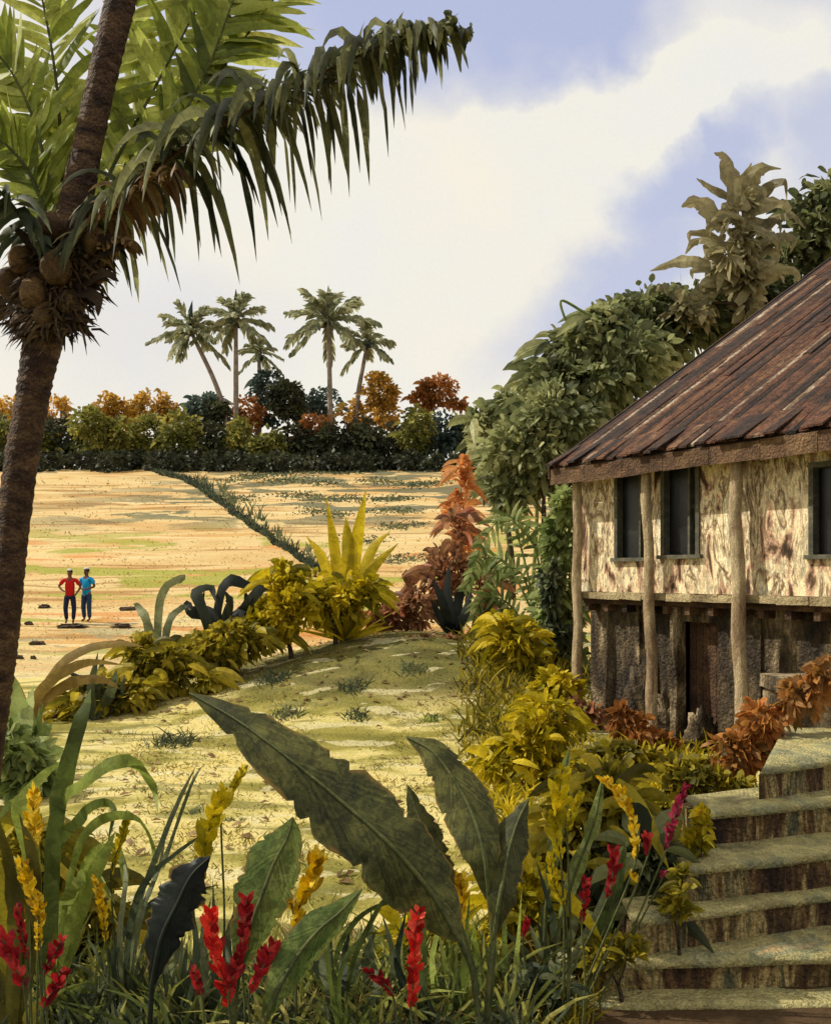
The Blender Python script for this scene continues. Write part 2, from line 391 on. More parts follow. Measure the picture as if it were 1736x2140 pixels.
M['palmtrunk'] = paint('palm_bark', [(44, 28, 22), (74, 52, 38), (104, 78, 54), (132, 100, 68)], .75, scale=4, stretch=(1, 1, 2.2), tintw=.35, grain=.45, gscale=45, bump=.6, bscale=34, contrast=1.4)
M['greytrunk'] = paint('pale_grey_bark', [(120, 108, 98), (146, 132, 116), (168, 152, 132)], .75, scale=1, tintw=.3)
M['bark'] = paint('brown_bark', [(48, 38, 28), (74, 60, 42), (98, 82, 58)], .7, scale=2, bump=.4)
M['coconut'] = paint('coconut_husk', [(70, 50, 30), (104, 78, 46), (128, 98, 60), (92, 80, 44)], .75, scale=5, tintw=.5, grain=.3, gscale=60, bump=.3)
M['fibre'] = paint('coconut_fibre', [(40, 28, 18), (72, 54, 32), (104, 82, 48)], .8, scale=5, tintw=.6, grain=.35)
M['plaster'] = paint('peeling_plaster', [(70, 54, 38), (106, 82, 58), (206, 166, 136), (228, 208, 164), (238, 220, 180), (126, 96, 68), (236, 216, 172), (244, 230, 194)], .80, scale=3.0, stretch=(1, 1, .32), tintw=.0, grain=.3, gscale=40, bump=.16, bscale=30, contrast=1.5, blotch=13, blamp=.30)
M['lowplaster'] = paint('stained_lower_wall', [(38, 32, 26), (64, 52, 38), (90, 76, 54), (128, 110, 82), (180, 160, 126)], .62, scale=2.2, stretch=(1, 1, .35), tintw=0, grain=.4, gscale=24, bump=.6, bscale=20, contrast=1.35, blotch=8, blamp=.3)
M['post'] = paint('weathered_post', [(130, 104, 78), (184, 156, 120), (226, 204, 160), (204, 174, 142)], .8, scale=3.4, stretch=(1, 1, .35), tintw=.2, grain=.3, gscale=50, bump=.5, bscale=30, ridges=(4, 4, .6))
M['timber'] = paint('dark_timber', [(48, 32, 26), (82, 58, 42), (122, 92, 64), (160, 126, 90)], .62, scale=3, tintw=.45, grain=.3, gscale=50, bump=.5)
M['beam'] = paint('pale_floor_beam', [(150, 130, 96), (196, 176, 132), (222, 202, 156)], .6, scale=3, tintw=.2, grain=.25, bump=.4)
M['roof'] = paint('rusted_roof_sheet', [(38, 28, 24), (60, 42, 32), (104, 64, 42), (128, 90, 60), (196, 178, 152)], .6, blotch=7, blamp=.42, scale=2.2, stretch=(1, 1, 1), tintw=.62, grain=.4, gscale=38, bump=.6, bscale=26)
M['glass'] = paint('dark_window_opening', [(18, 20, 24), (28, 32, 36), (56, 60, 58)], .35, scale=2.5, rough=.35, tintw=.0, spec=.5)
M['winframe'] = paint('grey_green_window_frame', [(74, 74, 64), (108, 106, 88), (140, 132, 108)], .6, scale=5, tintw=.3)
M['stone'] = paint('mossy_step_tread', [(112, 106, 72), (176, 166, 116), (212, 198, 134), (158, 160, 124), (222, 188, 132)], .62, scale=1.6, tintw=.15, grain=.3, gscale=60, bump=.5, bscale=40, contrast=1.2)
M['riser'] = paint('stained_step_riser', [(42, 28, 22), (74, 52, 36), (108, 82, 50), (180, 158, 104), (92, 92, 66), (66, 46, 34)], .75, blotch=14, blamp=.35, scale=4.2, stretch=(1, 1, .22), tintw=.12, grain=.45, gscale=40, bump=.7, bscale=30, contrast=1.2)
M['rock'] = paint('dark_clod', [(60, 48, 38), (88, 72, 54), (110, 94, 70)], .6, scale=3)
M['shirtred'] = paint('red_cotton', [(190, 16, 20), (222, 26, 28)], .85, scale=6, grain=.05)
M['shirtblue'] = paint('turquoise_cotton', [(10, 140, 196), (40, 168, 214)], 1.0, scale=6, grain=.05)
M['navy'] = paint('navy_denim', [(24, 28, 60), (44, 48, 84)], .8, scale=8, grain=.1)
M['denim'] = paint('worn_blue_denim', [(36, 60, 96), (70, 100, 124)], .8, scale=8, grain=.1)
M['skin'] = paint('dark_skin', [(92, 58, 44), (120, 78, 58)], .9, scale=6, grain=.05, tintw=.2)
M['hair'] = paint('black_hair', [(18, 16, 18), (36, 34, 34)], .8, scale=8, grain=.05)
M['cap'] = paint('pale_cap', [(200, 196, 192), (226, 222, 220)], .8, scale=8, grain=.05)

# ------------------------------------------------------------------ ground: lawn sheet and field sheet
def sheet(name, xs, ys, mat):
    mb = MB(); nx = len(xs)
    V = [(x, y, H(x, y)) for y in ys for x in xs]
    Fc = [(j * nx + i, j * nx + i + 1, (j + 1) * nx + i + 1, (j + 1) * nx + i) for j in range(len(ys) - 1) for i in range(nx - 1)]
    mb.add(V, Fc)
    return mb.build(name, mat)

def ground_mat(name, field):
    m = bpy.data.materials.new(name); m.use_nodes = True
    nt = m.node_tree; bs = nt.nodes['Principled BSDF']; lk = nt.links.new
    bs.inputs['Roughness'].default_value = .9; bs.inputs['Specular IOR Level'].default_value = .1
    def N(t, **kw):
        n = nt.nodes.new(t)
        for a, b in kw.items(): setattr(n, a, b)
        return n
    geo = N('ShaderNodeNewGeometry')
    pos = geo.outputs['Position']
    if field:
        s0 = N('ShaderNodeSeparateXYZ'); lk(pos, s0.inputs[0])
        lg = N('ShaderNodeMath', operation='LOGARITHM'); lk(s0.outputs[1], lg.inputs[0]); lg.inputs[1].default_value = math.e
        l2 = N('ShaderNodeMath', operation='MULTIPLY'); lk(lg.outputs[0], l2.inputs[0]); l2.inputs[1].default_value = 30
        cb = N('ShaderNodeCombineXYZ'); lk(s0.outputs[0], cb.inputs[0]); lk(l2.outputs[0], cb.inputs[1]); pos = cb.outputs[0]
    def noise(scale, st, det=5, dist=.4, off=0, world=False):
        mp = N('ShaderNodeMapping'); lk(geo.outputs['Position'] if world else pos, mp.inputs[0]); mp.inputs['Scale'].default_value = st; mp.inputs['Location'].default_value = (off, off * .7, 0)
        n = N('ShaderNodeTexNoise'); n.inputs['Scale'].default_value = scale; n.inputs['Detail'].default_value = det; n.inputs['Distortion'].default_value = dist
        lk(mp.outputs[0], n.inputs['Vector']); return n.outputs['Fac']
    def ramp(f, stops, k=.6):
        r = N('ShaderNodeValToRGB'); lk(f, r.inputs[0]); e = r.color_ramp.elements
        while len(e) < len(stops): e.new(.5)
        for i, (p, c) in enumerate(stops): e[i].position = p; e[i].color = lin(c, k) if len(c) == 3 else c
        return r.outputs[0]
    def mask(f, lo, hi):
        r = N('ShaderNodeMapRange', interpolation_type='SMOOTHSTEP'); lk(f, r.inputs[0]); r.inputs['From Min'].default_value = lo; r.inputs['From Max'].default_value = hi; return r.outputs[0]
    def mul(a, b):
        n = N('ShaderNodeMath', operation='MULTIPLY'); lk(a, n.inputs[0])
        if hasattr(b, 'links'): lk(b, n.inputs[1])
        else: n.inputs[1].default_value = b
        return n.outputs[0]
    def mix(f, a, b):
        n = N('ShaderNodeMix', data_type='RGBA'); lk(f, n.inputs[0])
        lk(a, n.inputs['A'])
        if isinstance(b, tuple): n.inputs['B'].default_value = b
        else: lk(b, n.inputs['B'])
        return n.outputs['Result']
    sp = N('ShaderNodeSeparateXYZ'); lk(geo.outputs['Position'], sp.inputs[0])
    if field:
        base = ramp(noise(1, (.09, .32, .3), 4, .8), [(.30, (214, 172, 108)), (.42, (228, 192, 130)), (.52, (236, 210, 150)), (.62, (224, 180, 114)), (.74, (210, 156, 92))], .62)
        thin = mask(noise(1, (.07, .75, 1.0), 3, 1.4, 5), .565, .60)
        c = mix(mul(thin, .75), base, lin((184, 138, 80), .56))
        thin2 = mask(noise(1, (.05, .6, .8), 3, 1.0, 15), .585, .62)
        c = mix(mul(thin2, .8), c, lin((240, 214, 160), .66))
        near = mask(sp.outputs[1], 60, 44)
        gm = mul(mask(noise(1, (.15, .48, .4), 3, .6, 31), .55, .59), near)
        c = mix(mul(gm, .85), c, lin((170, 172, 70), .62))
        om = mul(mask(noise(1, (.14, .5, .5), 3, .6, 47), .60, .64), near)
        c = mix(mul(om, .7), c, lin((222, 146, 80), .62))
        gr = mul(mask(noise(1, (.35, 1.2, 1), 3, .6, 77), .56, .60), mask(sp.outputs[1], 31, 26))
        c = mix(mul(gr, .8), c, lin((164, 166, 130), .6))
        lowc = mask(sp.outputs[1], 27, 23.5)
        c = mix(mul(lowc, .7), c, lin((232, 210, 152), .58))
        # tree shade painted into the field colour as dark patches, far right
        tree_shade = mul(mask(noise(1, (.16, .5, .5), 4, .6, 91), .50, .54), mul(mask(sp.outputs[0], -34, -16), mask(sp.outputs[1], 48, 62)))
        c = mix(mul(tree_shade, .85), c, lin((104, 112, 88), .55))
    else:
        base = ramp(noise(1, (.55, 1.0, 1.0), 5, .7), [(.30, (124, 118, 54)), (.42, (156, 146, 72)), (.50, (200, 186, 112)), (.58, (224, 206, 138)), (.70, (212, 190, 106))], .72)
        c = base
        # mound: deeper olive turf
        mz = mask(sp.outputs[2], .50, 1.0)
        tur = ramp(noise(1, (1.1, 1.6, 1), 5, .5, 9), [(.32, (70, 68, 36)), (.48, (108, 106, 56)), (.62, (136, 128, 66))], .56)
        c = mix(mul(mz, .92), c, tur)
        st = mask(noise(1, (.7, 2.4, 1), 4, .6, 21), .56, .62)
        c = mix(mul(st, .65), c, lin((132, 128, 72), .6))
        lt = mask(noise(1, (.9, 2.2, 1), 4, .6, 40), .575, .61)
        c = mix(mul(lt, .6), c, lin((238, 226, 176), .6))
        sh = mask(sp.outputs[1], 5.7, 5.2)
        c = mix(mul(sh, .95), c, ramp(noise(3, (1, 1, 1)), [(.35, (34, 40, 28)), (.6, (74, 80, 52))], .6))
    if not field:
        bx = mul(mask(sp.outputs[0], .7, 1.1), mask(sp.outputs[1], 6.3, 6.0))
        c = mix(bx, c, lin((92, 72, 50), .6))
    g = noise(9 if field else 22, (1, 1, 1), 6, .2, world=True)
    gm_ = N('ShaderNodeMapRange'); lk(g, gm_.inputs[0]); gm_.inputs['From Min'].default_value = .3; gm_.inputs['From Max'].default_value = .7; gm_.inputs['To Min'].default_value = .80; gm_.inputs['To Max'].default_value = 1.16
    cs = N('ShaderNodeVectorMath', operation='SCALE'); lk(c, cs.inputs[0]); lk(gm_.outputs[0], cs.inputs['Scale'])
    lk(cs.outputs[0], bs.inputs['Base Color'])
    bp = N('ShaderNodeBump'); bp.inputs['Strength'].default_value = .5; bp.inputs['Distance'].default_value = .06; lk(g, bp.inputs['Height']); lk(bp.outputs[0], bs.inputs['Normal'])
    return m

xsn = list(np.arange(-30, 30.01, .3))
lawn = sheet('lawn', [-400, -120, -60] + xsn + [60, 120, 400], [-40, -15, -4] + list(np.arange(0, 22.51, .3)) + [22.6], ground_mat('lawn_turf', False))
tag(lawn, kind='structure')
xf = [-3000, -900, -300, -160, -110] + list(np.arange(-80, 80.1, 1.0)) + [110, 160, 300, 900, 3000]
yf = [22.6] + list(np.arange(22.9, 45, .22)) + list(np.arange(45, 132, .5)) + [140, 160, 220, 400, 900, 2500]
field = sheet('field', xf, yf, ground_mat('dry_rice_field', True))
tag(field, kind='structure')

# ------------------------------------------------------------------ vegetation builders
def crown_into(mb, c, r, nclump, per, ll, lw, droop=.4, shell=.55, cr=.34, tint=(.15, .9), upright=0.0):
    c = np.array(c); r = np.array(r)
    d = rng.normal(size=(nclump, 3)); d /= np.linalg.norm(d, axis=1, keepdims=True)
    rad = shell + (1 - shell) * rng.random(nclump) ** .6
    cc = c + d * rad[:, None] * r * .85
    ct = rng.uniform(tint[0], tint[1], nclump)
    P = np.repeat(cc, per, 0); N = len(P)
    q = rng.normal(size=(N, 3)); q /= np.linalg.norm(q, axis=1, keepdims=True)
    rr = rng.random(N) ** .5
    P = P + q * rr[:, None] * (r * cr)
    out = q * .7 + np.repeat(d, per, 0) * .6 + rng.normal(size=(N, 3)) * .45
    out[:, 2] += upright
    t = np.clip(np.repeat(ct, per) + rng.normal(size=N) * .12, 0, 1)
    l = ll * rng.uniform(.6, 1.35, N); w = lw * rng.uniform(.6, 1.3, N)
    mb.leaves(P, out, l, w, np.full(N, droop) * rng.uniform(.2, 1.6, N), t)

def limbs_into(mb, base, centers, r0):
    base = Vector(base)
    for c in centers:
        c = Vector(c); mid = base.lerp(c, .5) + Vector((random.uniform(-.1, .1), random.uniform(-.1, .1), .08)) * (c - base).length
        mb.tube(spline([base, mid, c], 7), [r0 * (1 - .13 * i) for i in range(7)], 6)

def tree(name, label, cat, px, D, lobes, mat, ll, lw, group=None, trunk=.12, per=26, dens=1.0, droop=.4, mat2=None, tmat='bark', upright=0, shell=.55, cr=.34, spray=0, spl=1.0):
    """lobes: list of (px, py, rpx_x, rpx_y, depth offset, nclump)"""
    b = G(px, D); b.z -= .03
    t = thing(name, label, cat, b, group)
    s = D / F
    mb = MB(); cs = []
    for (lx, ly, rx, ry, dd, nc) in lobes:
        c = W(lx, ly, D + dd); cs.append(c)
        crown_into(mb, c, (rx * s, min(rx, ry) * s * .9, ry * s), int(nc * dens), per, ll, lw, droop, upright=upright, shell=shell, cr=cr)
    if spray:
        for i in range(spray):
            lx, ly, rx, ry, dd, nc = random.choice(lobes); a = random.uniform(-.3, math.pi + .3); k = .82
            p = W(lx + rx * k * math.cos(a), ly - ry * k * math.sin(a), D + dd + random.uniform(-.5, .5)); L = random.uniform(.5, 1.25) * spl
            d = Vector((math.cos(a) + random.gauss(0, .5), random.gauss(0, .4), math.sin(a) * .7 + random.gauss(0, .4))).normalized()
            hw_ = L * random.uniform(.10, .17)
            mb.strip([p + d * L * u - UP * L * .55 * u * u for u in (0, .2, .4, .6, .8, 1)], [hw_ * v for v in (.3, .85, 1, .9, .55, .04)], (random.gauss(0, .6), -1, random.gauss(0, .4)), fold=.3, nac=1, tint=random.random())
    mb.build('crown', M[mat], t, smooth=False)
    tb = MB(); top = sum(cs, Vector()) / len(cs)
    fork = b.lerp(Vector((top.x, top.y, top.z)), .45)
    tb.tube(spline([b - Vector((0, 0, .1)), b.lerp(fork, .5) + Vector((trunk * .6, 0, 0)), fork], 7), [trunk * (1.2 - .07 * i) for i in range(7)], 8)
    limbs_into(tb, fork, cs, trunk * .6)
    tb.build('trunk', M[tmat], t)
    return t

def spiky(name, label, cat, px, py, D, n, length, hw, mat, spread=(.1, 1.0), group=None, curve=.35, face=None, base=None, tint=(.2, .95), specs=None):
    """rosette of blades from one base; base stands on the ground"""
    b = base if base is not None else G(px, D)
    t = thing(name, label, cat, b, group)
    mb = MB()
    for i in range(n):
        az = random.uniform(0, 2 * math.pi); tl = random.uniform(*spread)
        L = length * random.uniform(.65, 1.1)
        d = Vector((math.cos(az) * math.sin(tl), math.sin(az) * math.sin(tl), math.cos(tl)))
        p = [b + d * L * u - Vector((0, 0, 1)) * curve * L * u * u * math.sin(tl) + Vector((0, 0, -.02)) for u in (0, .17, .34, .5, .66, .82, 1)]
        f = d.cross(Vector((random.gauss(0, 1), random.gauss(0, 1), random.gauss(0, .4)))) + Vector((0, -.6, .3))
        w = [hw * v for v in (.55, .85, 1, .95, .75, .42, .02)]
        mb.strip(p, w, f, fold=.35, nac=1, tint=random.uniform(*tint))
    if specs:
        for (cp, ww) in specs:
            pts = spline([b - Vector((0, 0, .03))] + [W(x, y, b.y + dd) for (x, y, dd) in cp], 14)
            prf = [(0, .5), (.3, 1), (.6, .85), (1, .04)]
            mb.strip(pts, [ww * b.y / F * prof(prf, k / 13) for k in range(14)], (random.uniform(-.4, .4), -1, .5), fold=.3, nac=1, tint=random.uniform(*tint))
    mb.build('leaves', M[mat], t)
    return t

def frond_into(mbl, mbr, pts, Lp, n, hw, r0, droop=.8, fwd=.45, tint=(.1, .9), up=0.15, nseg=5, sidevec=None, jit=.25, both=True, twist=0, flare=0):
    P = spline(pts, n); T_ = [(P[min(i + 1, n - 1)] - P[max(i - 1, 0)]).normalized() for i in range(n)]
    mbr.tube(P, [r0 * (1 - .85 * i / (n - 1)) for i in range(n)], 6)
    for i in range(2, n):
        t = i / (n - 1); L = prof(Lp, t)
        if L <= 0: continue
        S = T_[i].cross(Vector((0, 0, 1))) if sidevec is None else T_[i].cross(Vector(sidevec))
        if S.length < .05: S = T_[i].cross(Vector((0, 1, 0)))
        S.normalize(); N = S.cross(T_[i])
        for sd_ in ((-1, 1) if both else (1,)):
            l = L * random.uniform(1 - jit, 1 + jit * .6)
            d = (S * sd_ * (1 - fwd * .4) + T_[i] * fwd + N * (up + random.gauss(0, .12)) + Vector((random.gauss(0, .1), random.gauss(0, .1), random.gauss(0, .1)))).normalized()
            dr = droop * random.uniform(.6, 1.3)
            q = []
            p = P[i].copy(); dd = d.copy(); q.append(p.copy())
            for k in range(nseg):
                dd = (dd + Vector((0, 0, -1)) * dr * 1.5 / nseg).normalized(); p = p + dd * l / nseg; q.append(p.copy())
            ww = [hw * random.uniform(.75, 1.2) * v for v in ([.5, 1, .95, .75, .45, .03] if nseg == 5 else [.6, 1, .7, .03])]
            mbl.strip(q, ww, (T_[i] * .3 + Vector((random.gauss(0, .5), -1, random.gauss(0, .4)))), fold=.25, nac=1, tint=random.uniform(*tint))

def hit(px, py):
    """where the sight line through a point of the picture meets the ground"""
    D = 5.0
    while D < 140:
        p = W(px, py, D)
        if p.z < H(p.x, p.y): return Vector((p.x, p.y, H(p.x, p.y)))
        D += .15 if D < 50 else .5
    return G(px, 118)

# ------------------------------------------------------------------ house on posts
U = Vector((.539, -.842, 0)); WW = Vector((.842, .539, 0)); UP = Vector((0, 0, 1))
C0 = Vector((2.92, 16.0, 0)); HB, HF, HE = .30, 2.64, 4.78
def hp(s_, w_, z): return C0 + U * s_ + WW * w_ + UP * z       # along the front, into the house, height
def hbox(mb, s0, s1, w0, w1, z0, z1, tint=.5, j=0.0):
    J = lambda: random.uniform(-j, j)
    mb.hexa([hp(s0 + J(), w0 + J(), z0 + J()), hp(s1 + J(), w0 + J(), z0 + J()), hp(s1 + J(), w1 + J(), z0 + J()), hp(s0 + J(), w1 + J(), z0 + J()),
             hp(s0 + J(), w0 + J(), z1 + J()), hp(s1 + J(), w0 + J(), z1 + J()), hp(s1 + J(), w1 + J(), z1 + J()), hp(s0 + J(), w1 + J(), z1 + J())], tint)
house = thing('stilt_house', 'old two storey plaster house with posts and a rusted brown roof beside the steps', 'house', hp(0, 0, HB))
LEN, DEP = 7.0, 8.0
# upper wall with its openings
wins = [(.82, 1.60, 3.27, 4.70), (1.84, 2.60, 3.30, 4.72), (4.44, 5.30, 3.26, 4.50)]
mb = MB()
edges = [0.0]
for a, b, z0, z1 in wins: edges += [a, b]
edges.append(LEN)
for i in range(0, len(edges), 2): hbox(mb, edges[i], edges[i + 1], 0, .16, HF + .06, HE + .1)
for a, b, z0, z1 in wins:
    hbox(mb, a, b, 0, .16, HF + .06, z0); hbox(mb, a, b, 0, .16, z1, HE + .1)
hbox(mb, 0, .16, .16, DEP, HF + .06, HE + .1); hbox(mb, LEN - .16, LEN, .16, DEP, HF + .06, HE + .1); hbox(mb, .16, LEN - .16, DEP - .16, DEP, HF + .06, HE + .1)
mb.build('upper_wall', M['plaster'], house, smooth=False)
mb = MB()
for s_ in (0.0, LEN - .16):
    mb.add([hp(s_, 0, HE + .1)[:], hp(s_, DEP, HE + .1)[:], hp(s_, DEP / 2 + .6, HE + 2.4)[:], hp(s_ + .16, 0, HE + .1)[:], hp(s_ + .16, DEP, HE + .1)[:], hp(s_ + .16, DEP / 2 + .6, HE + 2.4)[:]],
           [(0, 1, 2), (5, 4, 3), (0, 3, 4, 1), (1, 4, 5, 2), (2, 5, 3, 0)])
mb.build('gable', M['plaster'], house, smooth=False)
# lower wall set back under the floor, with a doorway and a broken bay
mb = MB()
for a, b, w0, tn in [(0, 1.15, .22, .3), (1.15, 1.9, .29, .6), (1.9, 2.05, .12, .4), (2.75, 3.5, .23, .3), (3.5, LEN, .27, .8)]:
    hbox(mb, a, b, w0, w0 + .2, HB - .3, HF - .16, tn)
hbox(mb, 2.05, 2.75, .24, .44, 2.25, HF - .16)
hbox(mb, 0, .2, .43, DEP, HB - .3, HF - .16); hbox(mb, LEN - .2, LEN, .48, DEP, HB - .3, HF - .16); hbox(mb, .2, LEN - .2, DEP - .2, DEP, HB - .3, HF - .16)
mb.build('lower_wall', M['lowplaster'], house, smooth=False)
mb = MB()
hbox(mb, 2.06, 2.74, .40, .43, HB + .02, 2.24)
for k in range(5): hbox(mb, 2.08 + k * .132, 2.08 + k * .132 + .12, .38, .398, HB + .04, 2.2, .2 + .1 * k)
mb.build('door', M['timber'], house, smooth=False)
# low rubble of fallen plaster leaning on the lower wall
for (s_, z1, wd) in [(1.35, 1.25, .34), (1.75, .8, .3), (2.45, .62, .22), (3.9, 1.1, .3)]:
    mb = MB(); mb.blob(hp(s_, .17, HB + z1 * .3), (wd, .12, z1 * .6), 20, 14, .8, .7, 3.0, int(s_ * 10)); mb.build('crumbled_plaster', M['lowplaster'], house)
# floor beam and slab edge
mb = MB()
for k in range(14):
    s0 = k * LEN / 14
    hbox(mb, s0, s0 + LEN / 14 - .004, -.10, .30, HF - .06, HF + .055, random.random(), .012)
mb.build('floor_beam', M['beam'], house, smooth=False)
mb = MB(); hbox(mb, .02, LEN - .02, .02, DEP - .02, HF - .15, HF - .062)
for k in range(16): hbox(mb, .1 + k * .44, .2 + k * .44, .0, .9, HF - .27, HF - .152, random.random())
mb.build('floor_deck', M['timber'], house, smooth=False)
# windows
for a, b, z0, z1 in wins:
    f = MB()
    hbox(f, a, a + .07, -.03, .14, z0, z1, .3); hbox(f, b - .07, b, -.03, .14, z0, z1, .5)
    hbox(f, a + .07, b - .07, -.03, .14, z1 - .07, z1, .6); hbox(f, a - .05, b + .05, -.07, .14, z0 - .06, z0, .8)
    hbox(f, (a + b) / 2 + .14, (a + b) / 2 + .18, .0, .10, z0, z1 - .07, .4)
    fr = f.build('window', M['winframe'], house, smooth=False)
    g = MB(); hbox(g, a + .07, (a + b) / 2 + .14, .105, .12, z0, z1 - .07); hbox(g, (a + b) / 2 + .18, b - .07, .105, .12, z0, z1 - .07)
    g.build('pane', M['glass'], fr, smooth=False)
# posts
for s_, ds, w_, r in [(.10, .02, -.20, .085), (1.70, .18, -.22, .085), (3.40, .14, -.22, .10), (5.35, .05, -.22, .10), (6.9, 0, -.22, .1)]:
    m_ = MB()
    pts = []; rr = []
    for k in range(15):
        t = k / 14
        pts.append(hp(s_ + ds * (1 - t) + .02 * math.sin(k * 1.3 + s_), w_, HB - .25 + (HE + .1 - HB + .25) * t)); rr.append(r * (1.12 - .22 * t) * random.uniform(.94, 1.06))
    m_.tube(pts, rr, 8, random.random(), wob=.14)
    m_.build('post', M['post'], house)
# brackets and top plate
mb = MB(); hbox(mb, -.1, LEN, -.30, -.14, HE - .10, HE + .02, .5, .01); mb.build('top_plate', M['timber'], house, smooth=False)
# roof: old sheets laid up the slope
PT = .63; E0, S0 = -.42, -.28; RIDGE = 9.0; EZ = 4.86
def rp(s_, t, dz=0): return C0 + U * s_ + WW * (E0 + t) + UP * (EZ + PT * t + dz)
mb = MB()
s_ = S0; k = 0
while s_ < LEN + .3:
    wd = random.uniform(.06, .17); t = random.uniform(-.07, .05); lift = random.uniform(0, .03)
    while t < RIDGE:
        ln = random.uniform(2.0, 5.5); t1 = min(RIDGE, t + ln); a = random.choice([.05, .12, .2, .2, .3, .38, .48, .62, .62, .98 if random.random() < .35 else .4])
        l0 = lift + .012 + random.uniform(0, .012); l1 = lift - .004
        m2 = 5; V = []
        for i in range(2):
            tt, ll_ = (t, l0) if i == 0 else (t1 + .06, l1)
            for j in range(m2):
                u = j / (m2 - 1); V.append(rp(s_ + (wd + .02) * u, tt, ll_ + .018 * math.sin(u * math.pi) + .03)[:])
        for j in range(m2): V.append(rp(s_ + (wd + .02) * j / (m2 - 1), t, l0 + .03 - .028)[:])
        mb.add(V, [(j, j + 1, j + 6, j + 5) for j in range(4)] + [(10 + j, 11 + j, j + 1, j) for j in range(4)], min(1, max(0, a + random.gauss(0, .05))))
        t = t1
    s_ += wd; k += 1
base = [rp(S0, 0, -.02), rp(LEN + .3, 0, -.02), rp(LEN + .3, RIDGE, -.02), rp(S0, RIDGE, -.02)]
top = [rp(S0, 0, .02), rp(LEN + .3, 0, .02), rp(LEN + .3, RIDGE, .02), rp(S0, RIDGE, .02)]
mb.hexa(base + top, .2)
rz = rp(0, RIDGE).z
bk = lambda s_, t, dz: C0 + U * s_ + WW * (E0 + RIDGE + .01 + t) + UP * (rz - PT * t + dz)
mb.hexa([bk(S0, 0, -.02), bk(LEN + .3, 0, -.02), bk(LEN + .3, 3, -.02), bk(S0, 3, -.02), bk(S0, 0, .03), bk(LEN + .3, 0, .03), bk(LEN + .3, 3, .03), bk(S0, 3, .03)], .3)
roof = mb.build('roof', M['roof'], house, smooth=False)
mb = MB()    # fascia boards and rafter ends
for k in range(9):
    a = S0 + k * .86; b = a + .85
    j = lambda: random.uniform(-.02, .02)
    mb.hexa([rp(a, -.06, -.26 + j()), rp(b, -.06, -.26 + j()), rp(b, -.02, -.26), rp(a, -.02, -.26), rp(a, -.06, .0 + j()), rp(b, -.06, .0), rp(b, -.02, .0), rp(a, -.02, .0)], random.uniform(.1, .8))
for k in range(20):
    a = S0 + .1 + k * .38
    mb.hexa([rp(a, .0, -.15), rp(a + .07, .0, -.15), rp(a + .07, .6, -.15), rp(a, .6, -.15), rp(a, 0, -.025), rp(a + .07, 0, -.025), rp(a + .07, .6, -.025), rp(a, .6, -.025)], random.random())
mb.build('fascia', M['timber'], roof, smooth=False)
mb = MB()
mb.hexa([rp(S0 - .04, -.08, -.14), rp(S0, -.08, -.14), rp(S0, RIDGE, -.14), rp(S0 - .04, RIDGE, -.14), rp(S0 - .04, -.08, .09), rp(S0, -.08, .09), rp(S0, RIDGE, .09), rp(S0 - .04, RIDGE, .09)], .2)
mb.build('verge_board', M['timber'], roof, smooth=False)
# second, flatter tier of sheets over the front eave
mb = MB()
for k in range(44):
    a = S0 + k * .17; l = random.uniform(.5, .68); dz = random.uniform(-.02, .02)
    P0 = [rp(a, .55, .10), rp(a + .175, .55, .10)]; q = lambda s1: C0 + U * s1 + WW * (E0 + .50 - l) + UP * (EZ + PT * .5 - .30 + dz)
    mb.hexa([q(a), q(a + .175), P0[1] - UP * .03, P0[0] - UP * .03, q(a) + UP * .03, q(a + .175) + UP * .03, P0[1], P0[0]], random.choice([.15, .3, .45, .6, .8]))
mb.build('lower_eave', M['roof'], roof, smooth=False)

# ------------------------------------------------------------------ garden steps
steps = thing('garden_steps', 'broad flight of mossy worn stone steps climbing beside the flower bed', 'steps', G(1450, 5.9))
